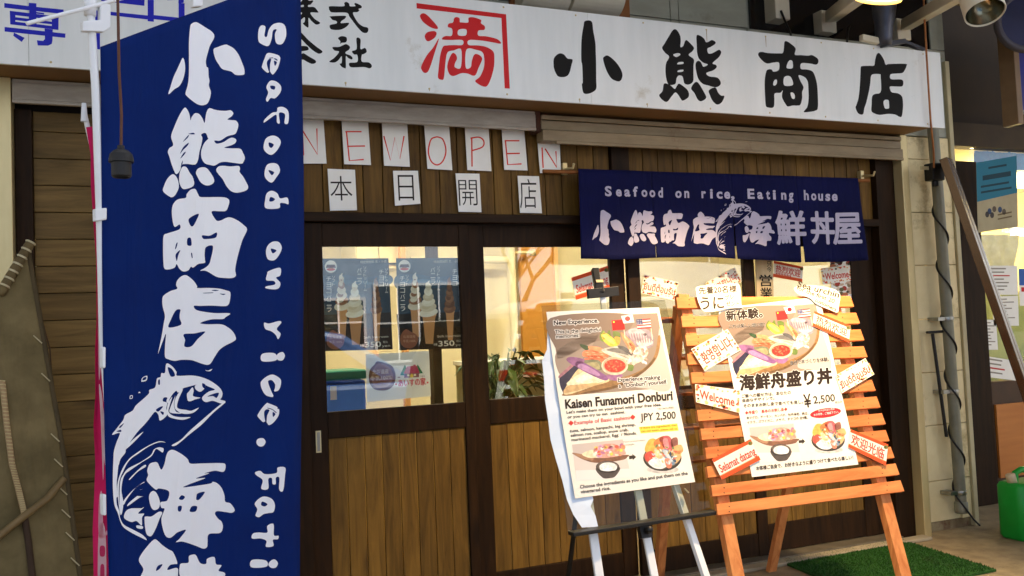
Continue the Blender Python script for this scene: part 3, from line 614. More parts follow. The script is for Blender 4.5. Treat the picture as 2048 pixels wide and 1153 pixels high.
sheet([(786, 342), (836, 342), (841, 408), (790, 412)], '', 'white sheet with black character for day', kan('日', 797, 829, 350, 402), TP)
sheet([(911, 347), (959, 348), (963, 425), (917, 424)], '', 'white sheet with black character for open', kan('開', 918, 956, 360, 412), TP)
sheet([(1035, 352), (1078, 353), (1084, 427), (1040, 426)], '', 'white sheet with black character for shop, left of the curtain', kan('店', 1040, 1075, 358, 418), TP)

noren = thing('noren_curtain', 'short navy doorway curtain with white brush lettering and a fish', 'curtain', at(1440, 430, NY))
def nwave(u, v): return (.012 * math.sin(u * 5.5 + .6) + .009 * math.sin(u * 16 + v * 3)) * min(1, max(0, (.34 - v) / .55))
NP = Plane((3.4, NY, 2.1), (.0, -1, .05), nwave)
def lerp2(q, u, v):
    a = [q[0][i] + (q[1][i] - q[0][i]) * u for i in (0, 1)]; b = [q[3][i] + (q[2][i] - q[3][i]) * u for i in (0, 1)]
    return (a[0] + (b[0] - a[0]) * v, a[1] + (b[1] - a[1]) * v)
NQ = [(1156, 338), (1716, 357), (1736, 523), (1160, 515)]
nb = MB(); brk = [0, .263, .545, .775, 1]; wd = [0, .0008, .0035, .006, 0]
for i in range(4):
    nu, nv = 40, 16; vs = []
    for jj in range(nv + 1):
        v = jj / nv; op = max(0, (v - .3) / .7)
        for ii in range(nu + 1):
            u0 = brk[i] + (wd[i] * op); u1 = brk[i + 1] - (wd[i + 1] * op); u = u0 + (u1 - u0) * ii / nu
            x, y = lerp2(NQ, u, v); y += v * 4 * math.sin(u * 9 + 1)
            vs.append(NP.at(x, y))
    nb.add(vs, [(jj * (nu + 1) + ii, jj * (nu + 1) + ii + 1, (jj + 1) * (nu + 1) + ii + 1, (jj + 1) * (nu + 1) + ii) for jj in range(nv) for ii in range(nu)], 0, True)
nc = nb.build('cloth', M['navy'], noren)
sm_ = nc.modifiers.new('thickness', 'SOLIDIFY'); sm_.thickness = .0015; sm_.offset = -1
NW = cloth('pale_print', (184, 178, 196), (176, 170, 190))
a = Art(NP, base=.003, step=.0003, grid=9)
o = (1140, 330, 3.294)
def nbx(x0, y0, x1, y1): return (o[0] + x0 / o[2], o[1] + y0 / o[2], o[0] + x1 / o[2], o[1] + y1 / o[2])
NAVY = M['navy']
for kk, bx in (('ko', (135, 300, 355, 532)), ('kuma', (380, 300, 575, 535)), ('sho', (598, 295, 790, 535)), ('ten', (805, 310, 968, 530)), ('umi', (1135, 310, 1340, 540))):
    put_glyph(a, G[kk], NW, NAVY, 0, nbx(*bx))
a.zoom(*o)
for ch, bx in (('鮮', (1360, 308, 1550, 525)), ('丼', (1590, 310, 1755, 518)), ('屋', (1752, 320, 1918, 520))):
    a.text(ch, (bx[0], bx[3]), (bx[2], bx[3]), bx[3] - bx[1], NW, .034, 0, True, up=(-.06, -1))
def fish(a, m, hole, box=None):
    L = [P(q) for q in FISH]; tf = (lambda x, y: (220 + x / 5.764, 720 + y / 5.764)) if box is None else glyph_into(L, box)
    for i, q in enumerate(L): a.poly([q], m, 0 if i == 0 else 2, True, tf)
    for q in FISHB: a.poly([P(q)], hole, 3, True, tf)
fish(a, NW, NAVY, nbx(958, 232, 1188, 590))
bl = lambda x: 205 + (x - 232) * .0197
for ch, x0, x1, hh in zip('Seafoodonrice,Eatinghouse', [232, 303, 358, 415, 470, 525, 585, 700, 757, 868, 927, 970, 1020, 1064, 1167, 1230, 1290, 1338, 1392, 1440, 1540, 1590, 1640, 1690, 1732], [270, 335, 390, 440, 505, 560, 613, 735, 783, 892, 938, 1003, 1052, 1078, 1205, 1263, 1312, 1350, 1420, 1466, 1568, 1622, 1668, 1716, 1762], [62] * 25):
    a.text(ch, (x0, bl(x0)), (x1, bl(x1)), hh, NW, .035, 0, up=(-.03, -1))
a.build('lettering', noren)
rr_ = MB().tube([at(1086, 343, NY + .034), at(1738, 362, NY + .034)], .011, 12)
tag(rr_.build('curtain_rod', M['rod']), 'thin brown wooden rod carrying the navy doorway curtain', 'rod')
for px, lab in (((1132, 338), 'small steel bracket holding the left end of the curtain rod'), ((1727, 352), 'small steel bracket above the right top corner of the curtain')):
    c = at(px[0], px[1], -.03)
    bb = MB().box(c.x - .014, c.x + .014, -.022, .011, c.z - .03, c.z + .035).tube([c + Vector((0, .005, 0)), c + Vector((0, -.085, -.012)), c + Vector((0, -.098, .012))], .007, 8)
    tag(bb.build('rod_bracket', M['steel'], bevel=.002), lab, 'bracket', 'curtain rod brackets')

# ================================================================ BLUE BANNER FLAG
BN = np.array([.40, -.915, -.02])
def bwave(u, v): return .012 * math.sin(v * 3.0 + u * 2.2) + .007 * math.sin(u * 9 + v * 1.5)
BP = Plane(at(400, 600, -1.85), BN, bwave)
foot = ground(232, 1700); foot = BP.at(222, 1700); foot.z = 0
ban = thing('banner_flag', 'tall blue banner flag with white brush lettering and a leaping fish', 'banner', (foot.x, foot.y, 0))
BQ = [(218, 60), (606, -42), (600, 1330), (224, 1360)]
def bedge(v):   # the left hem bows a little along the pole
    return (202 + 20 * v, 100 + (1360 - 100) * v)
vs = []; nu, nv = 24, 60
for jj in range(nv + 1):
    v = jj / nv
    L = (199 + 24 * v, 95 + 1265 * v); R = (606 - 5 * v, -55 + 1385 * v)
    for ii in range(nu + 1):
        u = ii / nu; vs.append(BP.at(L[0] + (R[0] - L[0]) * u, L[1] + (R[1] - L[1]) * u))
bb = MB().add(vs, [(jj * (nu + 1) + ii, jj * (nu + 1) + ii + 1, (jj + 1) * (nu + 1) + ii + 1, (jj + 1) * (nu + 1) + ii) for jj in range(nv) for ii in range(nu)], 0, True)
c = bb.build('cloth', M['blue'], ban); sm_ = c.modifiers.new('thickness', 'SOLIDIFY'); sm_.thickness = .001; sm_.offset = -1
BW = cloth('white_print', (246, 244, 244), (240, 238, 240)); BLUE = M['blue']
a = Art(BP, base=.0016, step=.0003, grid=24)
for kk in ('ko', 'kuma', 'sho', 'ten', 'umi', 'sen'): put_glyph(a, G[kk], BW, BLUE)
fish(a, BW, BLUE)
for s_ in SEA: put_glyph(a, s_, BW, BLUE)
a.build('lettering', ban)
pole = MB().tube([BP.at(176, -180, -.012), BP.at(183, 20, -.012), BP.at(194, 180, -.012), BP.at(206, 420, -.012), BP.at(217, 680, -.016), BP.at(228, 820, -.016), BP.at(236, 1000, -.016), BP.at(242, 1400, -.016), foot + Vector((.03, 0, 0))], [.0105] * 3 + [.0115] * 6, 12)
pole.build('pole', M['white'], ban)
MB().tube([BP.at(50, 50, .002), BP.at(182, 15, .002), BP.at(400, -46, .002), BP.at(612, -105, .002)], .0052, 8).build('cross_rod', M['white'], ban)
MB().lathe([(.0, -.03), (.015, -.03), (.015, .03), (0, .03)], BP.at(182, 8, -.01), (.04, 0, 1), 14).build('pole_joint', M['white'], ban)
def loop(pts):
    vs = [BP.at(x, y, .006) for x, y in pts]
    MB().slab(vs, BP.n, .02).build('loop', M['white'], ban, bevel=.003)
loop([(197, 6), (218, 12), (218, 58), (205, 66), (163, 64), (162, 44), (197, 42)])
loop([(379, -30), (400, -30), (399, 16), (380, 18)])
for y in (430, 715, 1010): loop([(190, y - 12), (214, y - 14), (214, y + 10), (191, y + 13)] if y < 500 else [(207, y - 20), (214, y - 21), (214, y + 22), (208, y + 22)])

# crimson banner furled behind it
PP = Plane(at(190, 600, -1.35), (.5, -.86, 0))
pk = thing('furled_banner', 'crimson and white banner seen edge-on behind the blue one', 'banner', (PP.at(200, 1500).x, PP.at(200, 1500).y, 0))
Lp = [(172, 255), (178, 310), (176, 370), (179, 430), (186, 520), (189, 640), (189, 700), (193, 790), (192, 850), (197, 930), (195, 980), (190, 1060), (189, 1153), (190, 1300)]
vs = []
for i, (x, y) in enumerate(Lp):
    for j in range(7):
        u = j / 6; vs.append(PP.at(x + (232 - x) * u, y, .02 * math.sin(u * 6 + i * .5)))
n7 = len(Lp)
MB().add(vs, [(i * 7 + j, i * 7 + j + 1, (i + 1) * 7 + j + 1, (i + 1) * 7 + j) for i in range(n7 - 1) for j in range(6)], 0, True).build('cloth', M['pink'], pk)
a = Art(PP, base=.024, step=.0003)
for q, mm in (("188,560 194,600 195,700 190,760 188,640", (244, 196, 204)), ("190,770 197,800 200,880 198,960 194,850", (246, 210, 214)), ("196,820 200,830 203,930 199,900", (250, 226, 228)), ("190,1000 196,985 199,1065 205,1060 206,1068 190,1072", (244, 180, 196)), ("189,1066 203,1066 203,1250 189,1250", (246, 200, 210)), ("192,1092 201,1092 201,1110 192,1110", (222, 60, 110)), ("193,1130 200,1130 200,1160 193,1160", (222, 60, 110))): a.poly(q, mm, 0 if mm[0] != 222 else 1, True)
a.build('print', pk)
MB().tube([PP.at(178, 222, -.03), PP.at(196, 300, -.03), PP.at(222, 700, -.03), PP.at(226, 1100, -.03), Vector((pk['_loc'][0], pk['_loc'][1], 0))], .008, 8).lathe([(0, .03), (.007, .03), (.009, 0), (.011, -.03)], PP.at(178, 222, -.03), (0, 0, 1), 10).build('pole', M['white'], pk)

# bulb holder hanging on its cord
LY = -2.15
lp = thing('bulb_holder', 'empty black bulb holder dangling on a brown cord in front of the blue banner', 'bulb holder', at(242, 350, LY))
c0 = at(242, 300, LY)
MB().tube([at(228, -330, LY), at(236, 20, LY), at(238, 140, LY), at(243, 230, LY), at(242, 302, LY)], .0034, 8).build('cord', noisy('brown_cord', (84, 50, 34), (100, 62, 44), 30, .7), lp)
MB().lathe([(0, .012), (.008, .01), (.0085, .002), (.018, -.003), (.0255, -.011), (.028, -.022), (.0285, -.022), (.0285, -.031), (.0232, -.0315), (.0228, -.064), (.0195, -.068), (.0185, -.066), (.0175, -.05), (0, -.05)], c0, (0, 0, 1), 28, smooth=False).build('socket', M['black'], lp)

# ================================================================ METAL EASEL AND ENGLISH MENU
LP_ = Plane((1.99, -1.015, 1.146), (-.016, .936, -.352))       # poster surface
BP2 = LP_.lifted(-.014); EP = LP_.lifted(-.03); TP2 = LP_.lifted(-.02)
def down(plane, x, y, dx, z=0.0):                                # carry a leg on down its plane to the floor
    a = plane.at(x, y); b = plane.at(x + dx, y + 100)
    t = (a.z - z) / (a.z - b.z); return a + (b - a) * t
ez = thing('display_easel', 'white metal tripod easel with black clamp holding the English menu', 'easel', (2.05, -1.0, 0))
top = EP.at(1200, 603)
MB().bar(EP.at(1155, 850), down(EP, 1165, 1000, 17), .036, .02).build('leg', M['alum'], ez, bevel=.003)
MB().bar(EP.at(1310, 850), down(EP, 1348, 970, 34), .036, .02).build('leg', M['alum'], ez, bevel=.003)
MB().bar(EP.at(1205, 592), EP.at(1213, 660), .026, .018).bar(EP.at(1212, 650), down(EP, 1263, 985, 22.5), .034, .016).build('mast', M['alum'], ez, bevel=.003)
MB().bar(EP.at(1206, 640, -.03), Vector((2.02, -.28, 0)), .022, .014).build('rear_leg', M['blackmetal'], ez, bevel=.003)
cl = MB().bar(EP.at(1192, 566, .01), EP.at(1188, 540, .01), .033, .03).bar(EP.at(1197, 590, .012), EP.at(1194, 566, .012), .042, .04)
cl.build('clamp', M['black'], ez, bevel=.004)
MB().bar(EP.at(1193.5, 571, .033), EP.at(1192.5, 566, .033), .036, .004).build('clamp_band', M['steel'], ez)
MB().bar(EP.at(1171, 592, .02), EP.at(1232, 586, .02), .016, .045).build('upper_ledge', M['blackmetal'], ez, bevel=.002)
MB().bar(TP2.at(1135, 1071, .03), TP2.at(1422, 1027, .03), .05, .016).build('tray', M['blackmetal'], ez, bevel=.003)
kb = TP2.at(1285, 1065, .04)
MB().bar(TP2.at(1281, 1050, .02), TP2.at(1287, 1078, .02), .05, .03).lathe([(0, .03), (.012, .03), (.014, .02), (.014, .0), (.008, -.01)], kb, LP_.n, 14).build('tray_knob', M['black'], ez)
# clear board the menu is taped to
bd = thing('clear_board', 'clear plastic board behind the English menu with a painted pale reflection at its left', 'board', BP2.at(1260, 1040))
MB().slab([BP2.at(*q) for q in ((1083, 612), (1330, 600), (1424, 1018), (1136, 1064))], BP2.n, .003).build('sheet', M['acrylic'], bd)
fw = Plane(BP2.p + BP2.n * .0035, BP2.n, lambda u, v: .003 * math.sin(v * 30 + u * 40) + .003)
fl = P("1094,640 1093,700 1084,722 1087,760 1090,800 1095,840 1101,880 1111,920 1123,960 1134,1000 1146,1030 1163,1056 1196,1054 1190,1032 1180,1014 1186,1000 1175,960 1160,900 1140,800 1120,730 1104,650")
MB().slab([fw.at(*q) for q in fl], fw.n, .0008).build('pale_sheet', M['painted_reflection'], bd)  # added sheet: the board's bright reflection put into its outline and pale colour

def menu_art(a, tf, bpos):
    """the printed seafood boat picture"""
    A_ = lambda q, c, l, sm=True: a.poly(q, food(c) if l > 1 else c, l, sm, tf)
    def E_(x, y, rx, ry, c, l, rot=0): a.ell(x, y, rx, ry, food(c), l, rot, tf=tf)
    rnd = random.Random(5)
    A_("58,103 660,75 735,495 132,540", (150, 134, 120), 0, False)
    A_("58,103 500,82 470,200 300,240 120,330 90,280", (140, 120, 106), 1); A_("90,300 220,210 330,190 240,330 150,420 110,420", (164, 146, 132), 1)
    A_("520,470 640,330 672,160 690,250 735,495 600,500", (198, 188, 178), 1)
    A_("112,430 205,355 220,390 160,470 130,520", (48, 42, 66), 2); A_("112,420 200,345 205,358 116,436", (176, 120, 130), 3)
    A_("132,540 150,520 300,470 400,455 560,400 640,320 664,205 678,225 655,330 575,415 430,495 250,530", (150, 112, 66), 2); A_("250,520 430,480 570,400 640,330 640,345 575,415 430,495 250,530", (110, 80, 44), 3)
    A_("135,532 205,400 250,395 390,450 300,486", (228, 204, 156), 3); A_("140,525 170,480 330,470 300,486", (206, 170, 120), 4); A_("150,470 250,402 310,412 375,452 205,478", (240, 226, 190), 5); A_("200,455 260,415 300,430 240,462", (252, 242, 214), 6)
    for i in range(14):
        x, y = rnd.uniform(190, 340), rnd.uniform(420, 468); a.stroke([tf(x, y), tf(x + rnd.uniform(10, 40), y + rnd.uniform(-8, 8))] if False else [(x, y), (x + 1, y)], .1, (250, 240, 210), 7) if False else E_(x, y, 14, 1.6, (252, 244, 220), 7, rnd.uniform(-30, 30))
    A_("470,190 520,160 580,158 630,190 640,240 620,270 570,275 520,250 480,230", (150, 136, 146), 3); A_("500,170 560,165 600,200 560,230 510,215", (186, 172, 178), 4); A_("540,230 600,215 636,240 600,262 560,262", (206, 196, 190), 4); E_(590, 196, 9, 8, (70, 60, 66), 5)
    for i in range(10): A_([(480 + i * 15, 195 + 3 * (i % 3)), (486 + i * 15, 190), (500 + i * 14, 235), (494 + i * 14, 240)], (142 + 4 * (i % 4), 128, 138), 5)
    A_("335,205 355,172 372,190 390,170 398,195 410,235 350,235", (104, 128, 44), 4); A_("350,190 362,178 372,215 356,222", (146, 164, 70), 5); A_("225,250 272,262 265,286 236,270", (50, 74, 40), 4); A_("410,180 450,190 440,240 420,230", (96, 116, 46), 4)
    A_("345,200 372,188 440,248 402,264 366,242", (242, 196, 66), 5); A_("352,205 372,196 420,240 404,248", (252, 220, 110), 6); A_("420,210 450,215 446,250 430,246", (226, 160, 60), 5)
    for i, q in enumerate(("238,302 262,284 330,292 385,312 360,332 300,325 250,322", "268,318 345,318 362,350 330,352 300,346", "272,262 335,268 378,298 330,298 288,288", "250,330 300,335 312,352 270,350")):
        A_(q, [(238, 128, 86), (232, 112, 76), (246, 150, 104), (226, 104, 72)][i], 5)
    for i in range(9):
        x = 262 + i * 13; y = 296 + (i % 3) * 14; E_(x, y, 12, 2, (250, 178, 138), 6, 12)
    A_("345,282 430,262 480,280 520,318 512,334 450,310 390,308", (196, 190, 176), 6); A_("372,284 440,272 500,312 470,306", (120, 116, 112), 7); A_("350,290 400,296 460,318 505,338 470,340 400,318", (222, 206, 186), 7); A_("438,268 470,262 522,300 520,318", (88, 86, 86), 7)
    A_("455,185 480,200 530,250 540,292 512,300 490,262 468,225", (224, 140, 92), 6); A_("470,205 488,215 520,262 512,276", (246, 176, 130), 7); A_("500,245 520,250 545,290 530,296", (206, 104, 66), 7)
    A_("490,350 520,300 545,268 590,262 608,300 580,340 540,360 510,378", (238, 214, 196), 7)
    for i in range(26): E_(rnd.uniform(505, 600), rnd.uniform(275, 360), rnd.uniform(7, 15), rnd.uniform(5, 10), [(250, 234, 220), (236, 190, 170), (252, 244, 236), (226, 170, 150)][i % 4], 8, rnd.uniform(0, 90))
    A_("490,365 525,368 520,400 492,396", (110, 130, 60), 8)
    A_("150,342 168,322 240,332 246,352 205,376", (150, 98, 142), 8); A_("205,378 232,348 375,430 352,452", (132, 84, 134), 8); A_("215,380 240,362 330,412 318,428", (176, 132, 176), 9); A_("372,425 462,420 440,452 404,452", (160, 106, 152), 8)
    A_("240,345 330,340 350,390 300,395", (120, 120, 92), 6); A_("260,360 320,352 336,388 292,390", (160, 150, 110), 7)
    E_(420, 372, 75, 52, (224, 206, 180), 9); E_(420, 368, 68, 45, (198, 170, 140), 10); E_(421, 372, 60, 37, (196, 48, 34), 11)
    for i in range(46):
        t_ = rnd.uniform(0, 6.28); q = math.sqrt(rnd.random()); E_(421 + 54 * q * math.cos(t_), 371 + 32 * q * math.sin(t_), 5, 4.4, [(232, 92, 60), (214, 64, 44), (244, 128, 90)][i % 3], 12, n_ := 0)
    # little paper flags on sticks
    a.poly("402,117 470,111 478,168 408,173", (222, 36, 36), 12, False, tf); E_(415, 126, 5, 5, (250, 214, 60), 13)
    a.poly("470,168 474,168 480,215 476,215", (236, 220, 190), 11, False, tf); a.poly("622,160 626,160 634,225 630,225", (236, 220, 190), 11, False, tf)
    a.poly("455,92 520,83 530,128 470,134", (244, 238, 232), 13, False, tf); E_(492, 107, 15, 14, (214, 34, 40), 14)
    for i in range(7):
        f0, f1 = i / 7, (i + 1) / 7; a.poly([(540 + 8 * f0, 112 + 53 * f0), (620 + 5 * f0, 105 + 55 * f0), (620 + 5 * f1, 105 + 55 * f1), (540 + 8 * f1, 112 + 53 * f1)], (206, 56, 60) if i % 2 == 0 else (244, 236, 228), 12, False, tf)
    a.poly("540,112 575,109 579,138 544,141", (44, 50, 104), 13, False, tf)
    for i in range(12): E_(546 + (i % 4) * 9, 117 + (i // 4) * 9, 2, 2, (236, 232, 236), 14)
def small_boat(a, tf):
    A_ = lambda q, c, l, sm=True: a.poly(q, food(c) if l > 1 else c, l, sm, tf)
    rnd = random.Random(9)
    A_("180,815 465,785 515,1000 205,1020", (222, 210, 202), 0, False); A_("180,815 465,785 480,850 190,870", (204, 190, 182), 1, False); A_("200,960 505,950 515,1000 205,1020", (236, 230, 224), 1, False)
    A_("180,862 250,872 330,890 488,872 490,886 460,902 330,918 250,902", (134, 92, 66), 2); A_("180,862 250,872 300,885 290,905 230,890", (170, 128, 96), 3)
    A_("235,868 300,845 330,880 280,890", (246, 230, 190), 4); A_("300,850 350,815 420,812 470,845 472,872 340,890", (222, 160, 140), 4)
    for i in range(34): a.ell(rnd.uniform(305, 468), rnd.uniform(822, 880), rnd.uniform(6, 17), rnd.uniform(5, 12), food([(240, 150, 110), (250, 214, 190), (222, 96, 76), (214, 160, 190), (246, 204, 90), (190, 120, 150), (252, 238, 224)][i % 7]), 5 + i % 3, rnd.uniform(0, 180), tf=tf)
    a.ell(380, 940, 66, 34, food((70, 62, 56)), 4, tf=tf); A_("316,945 445,940 425,992 390,1004 350,1000", (84, 74, 66), 4); a.ell(380, 936, 60, 28, food((110, 96, 84)), 5, tf=tf)
    a.ell(383, 940, 50, 25, food((244, 240, 230)), 6, tf=tf); A_("335,940 360,922 400,918 430,938 420,960 350,962", (252, 250, 244), 7)
    for i in range(22): a.ell(383 + rnd.uniform(-40, 40), 940 + rnd.uniform(-18, 18), 5, 1.8, food((232, 226, 214)), 8, rnd.uniform(0, 180), tf=tf)
def rice_bowl(a, tf):
    A_ = lambda q, c, l, sm=True: a.poly(q, food(c) if l > 1 else c, l, sm, tf)
    rnd = random.Random(3)
    a.ell(690, 955, 90, 22, food((214, 206, 198)), 0, tf=tf); a.ell(688, 890, 108, 74, food((62, 54, 44)), 1, tf=tf); a.ell(688, 880, 104, 70, food((104, 90, 72)), 2, tf=tf); a.ell(688, 880, 96, 63, food((226, 190, 160)), 3, tf=tf)
    A_("590,850 610,790 650,785 680,840 650,870", (232, 180, 84), 4); A_("640,800 690,770 700,830 660,850", (226, 130, 70), 5); A_("670,780 720,765 745,800 740,850 700,840", (190, 90, 92), 5); A_("735,790 770,775 775,820 750,850", (150, 96, 80), 5); A_("690,790 715,780 725,830 705,835", (222, 140, 140), 6)
    A_("590,870 625,850 645,880 620,910 595,905", (220, 84, 66), 5); A_("685,850 720,845 760,900 750,930 710,900", (130, 150, 170), 6); A_("690,855 715,850 745,900 735,910", (200, 206, 208), 7); A_("745,835 790,815 805,850 775,870", (240, 170, 110), 6)
    A_("610,910 680,880 720,920 690,950 640,945", (250, 246, 236), 6); A_("700,900 730,895 740,940 715,945", (236, 140, 110), 7); A_("755,860 790,850 790,890 760,920", (244, 190, 130), 6); A_("640,840 670,850 690,890 660,890", (246, 214, 160), 6); A_("720,860 735,855 765,905 755,912", (70, 90, 110), 8)
    for i in range(40):
        t_ = rnd.uniform(0, 6.28); q = math.sqrt(rnd.random()) * .9; a.ell(688 + 92 * q * math.cos(t_), 872 + 62 * q * math.sin(t_), rnd.uniform(4, 12), rnd.uniform(3, 6), food([(250, 226, 200), (236, 120, 90), (250, 200, 120), (200, 210, 214), (120, 140, 80), (252, 244, 232)][i % 6]), 8 + i % 2, rnd.uniform(0, 180), tf=tf)

pm = thing('menu_poster', 'English seafood menu poster clipped to the white metal easel', 'poster', LP_.at(1270, 980))
ZL = (1080, 600, 2.8125); zl = lambda x, y: (ZL[0] + x / ZL[2], ZL[1] + y / ZL[2])
pv = MB(); nu, nv = 10, 14; vs = []
PWv = Plane(LP_.p, LP_.n, None)
for j in range(nv + 1):
    for i in range(nu + 1):
        u, v = i / nu, j / nv
        x, y = lerp2([(35, 68), (668, 42), (873, 1025), (198, 1118)], u, v); x += -10 * math.sin(v * math.pi) * (1 - u) * .6 - 8 * math.sin(v * math.pi) * u * .3
        vs.append(LP_.at(*zl(x, y)))
pv.add(vs, [(j * (nu + 1) + i, j * (nu + 1) + i + 1, (j + 1) * (nu + 1) + i + 1, (j + 1) * (nu + 1) + i) for j in range(nv) for i in range(nu)], 0, True)
pv.build('sheet', M['coated'], pm)
a = Art(LP_, base=.0004, step=.00005).zoom(*ZL)
menu_art(a, zl, None); small_boat(a, zl); rice_bowl(a, zl)
HW = ((250, 246, 240), .05)
HWm = (flat((250, 246, 240)), .11)
DK = flat((40, 26, 18)); LRED = flat((206, 62, 58))
T = lambda s, p0, p1, h, m=DK, w=.016, halo=None, **kw: a.text(s, p0, p1, h, m, w, 18, halo=halo, **kw)
T("New Experience.", (78, 143), (328, 129), 26, DK, .046, HWm); T("This is the delightful", (84, 192), (340, 178), 22, DK, .042, HWm); T("memories!", (90, 218), (222, 210), 22, DK, .042, HWm)
T("Experience making", (438, 462), (675, 446), 23, DK, .042, HWm); T('a  "Donburi" yourself.', (443, 496), (715, 471), 23, DK, .042, HWm)
T("Kaisen Funamori Donburi", (145, 612), (745, 562), 50, DK, .032)
T("Let's make them on your bowl with your free idea.", (150, 641), (683, 597), 16, DK, .016); T("or you can try to eat  sashimi.", (155, 668), (478, 639), 16, DK, .016)
T("◆Example of Basic sashimi◆", (160, 706), (537, 670), 21, LRED, .01)
T("JPY 2,500", (566, 680), (763, 668), 40, DK, .012); T("TAX INCLUDED", (660, 620), (752, 611), 10, DK, 0)
T("tuna, salmon, kanpachi, big shrimp,", (168, 746), (537, 709), 16, DK, .016); T("salmon roe, scallop, snow crab,", (173, 771), (497, 738), 16, DK, .016); T("marinated mackerel, Egg  / 9kinds.", (178, 796), (545, 757), 16, DK, .016)
a.poly("556,716 772,696 780,736 566,752", (244, 220, 84), 2); T("If there are ingredients that", (566, 727), (768, 710), 11, flat((150, 104, 30)), .004); T("can not eaten, please tell us.", (570, 745), (774, 729), 11, flat((150, 104, 30)), .004)
T("Food presentation", (470, 804), (592, 793), 10, flat((150, 140, 130)), 0); T("example", (474, 821), (530, 816), 10, flat((150, 140, 130)), 0)
a.poly("500,878 520,876 519,868 541,884 522,902 521,894 502,898", (60, 52, 46), 3)
T("Choose the ingredients as you like and put them on the", (226, 1062), (830, 984), 19, DK, .018); T("vinegared rice.", (230, 1090), (396, 1068), 19, DK, .018)
a.build('print', pm)
cp = LP_.at(1368, 978, .004)
tag(MB().bar(cp, LP_.at(1376, 986, .004), .018, .006).build('paper_clip', M['steel'], bevel=.001), 'tiny clear clip under the lower right corner of the English menu', 'clip')

# ================================================================ SLATTED CEDAR EASEL AND JAPANESE MENU
WPn = (-.034, .931, -.364)
WP = Plane((2.91, -1.037, 1.116), WPn)
we = thing('slatted_easel', 'home made cedar easel of orange slats leaning on two rear legs', 'easel', (3.0, -1.0, 0))
LT, RT, RB, LB = (1357, 606), (1704, 603), (1803, 972), (1432, 1020)
fp = WP.lifted(-.019)
for i in range(12):
    f_ = i / 11; l = (LT[0] + (LB[0] - LT[0]) * f_ + random.uniform(-3, 3), LT[1] + (LB[1] - LT[1]) * f_); r = (RT[0] + (RB[0] - RT[0]) * f_ + random.uniform(-3, 3), RT[1] + (RB[1] - RT[1]) * f_)
    h = 10.8 + .4 * f_
    vs = [WP.at(l[0] - 2, l[1] - h), WP.at(r[0] - 3, r[1] - h), WP.at(r[0] + 5, r[1] + h), WP.at(l[0] + 1, l[1] + h)]
    s_ = MB().slab(vs, WP.n, .018)
    for (q, dx) in ((l, 24), (r, -30)):
        for dy in (-5, 5):
            c = WP.at(q[0] + dx, q[1] + dy + (-dx * .12 if dx < 0 else -dx * .06), .0006); s_.lathe([(0, .0006), (.0032, .0004), (.0032, -.001)], c, WP.n, 8, 1)
    s_.build('slat', [M['cedar'], flat((50, 40, 34), .4, .6)], we, bevel=.0012)
def post(x0, y0, slope, wd, name='post', mat=M['cedarz'], pl=fp):
    t_ = pl.at(x0, y0, -.02); b_ = down(pl.lifted(-.02), x0, y0, slope * 100)
    return MB().bar(t_, b_, wd, .036, up=WP.n).build(name, mat, we, bevel=.0015)
post(1368, 588, .187, .062); post(1667, 592, .252, .062)
ft = ground(1542, 1143); ft2 = Vector((2.66, -.16, 0))
t1 = fp.at(1668, 600, -.07); t2 = fp.at(1374, 600, -.07)
MB().bar(t1, ft, .055, .03, up=WP.n).build('rear_leg', M['cedarz'], we, bevel=.0015)
MB().bar(t2, ft2, .055, .03, up=WP.n).build('rear_leg', M['cedarz'], we, bevel=.0015)
for f_ in (.05, .17, .29, .41, .53):                              # rear slats nailed across the back legs
    p1 = t2 + (ft2 - t2) * f_; p2 = t1 + (ft - t1) * f_; d = (p2 - p1).normalized(); n_ = Vector((0, .02, .008))
    MB().bar(p1 - d * .09 + n_, p2 + d * .06 + n_, .05, .016, up=(0, -.35, 1)).build('rear_slat', M['cedarshade'], we, bevel=.0012)

JP = WP.lifted(.004); ZR = (1370, 560, 2.8833); zr = lambda x, y: (ZR[0] + x / ZR[2], ZR[1] + y / ZR[2])
jm = thing('menu_poster', 'Japanese seafood menu poster pinned on the orange slatted easel', 'poster', JP.at(1590, 950))
MB().slab([JP.at(*zr(*q)) for q in ((190, 165), (480, 132), (775, 98), (880, 560), (1000, 1065), (690, 1102), (387, 1138), (285, 640))], WP.n, .0012).build('sheet', M['coated'], jm)
a = Art(JP, base=.0004, step=.00005).zoom(*ZR)
src = np.array([(440, 140), (582, 135), (420, 372), (130, 540), (735, 495), (492, 110)], float); dst = np.array([(555, 205), (690, 193), (555, 418), (300, 566), (842, 505), (600, 171)], float)
def affine(src, dst):
    X = np.hstack([src, np.ones((len(src), 1))]); K = np.linalg.lstsq(X, dst, rcond=None)[0]
    return lambda x, y: zr(*(np.array([x, y, 1.0]) @ K))
menu_art(a, affine(src, dst), None)
small_boat(a, affine(np.array([(180, 815), (465, 785), (515, 1000), (205, 1020)], float), np.array([(365, 850), (630, 832), (668, 1042), (402, 1060)], float)))
rice_bowl(a, affine(np.array([(580, 880), (800, 875), (690, 790), (690, 955)], float), np.array([(728, 915), (925, 905), (822, 840), (830, 985)], float)))
J = lambda s, p0, p1, h, m=DK, w=.022, halo=None, **kw: a.text(s, p0, p1, h, m, w, 18, True, halo=halo, **kw)
J("新体験。", (240, 238), (447, 218), 58, DK, .055, (WHITE, .04)); J("これは楽しい想い出！", (255, 280), (460, 268), 22, DK, .034, (WHITE, .03)); J("自分で丼づくりを体験。", (608, 492), (830, 470), 24, DK, .034, (WHITE, .03))
J("海鮮舟盛り丼", (320, 640), (848, 596), 88, DK, .06, (WHITE, .04))
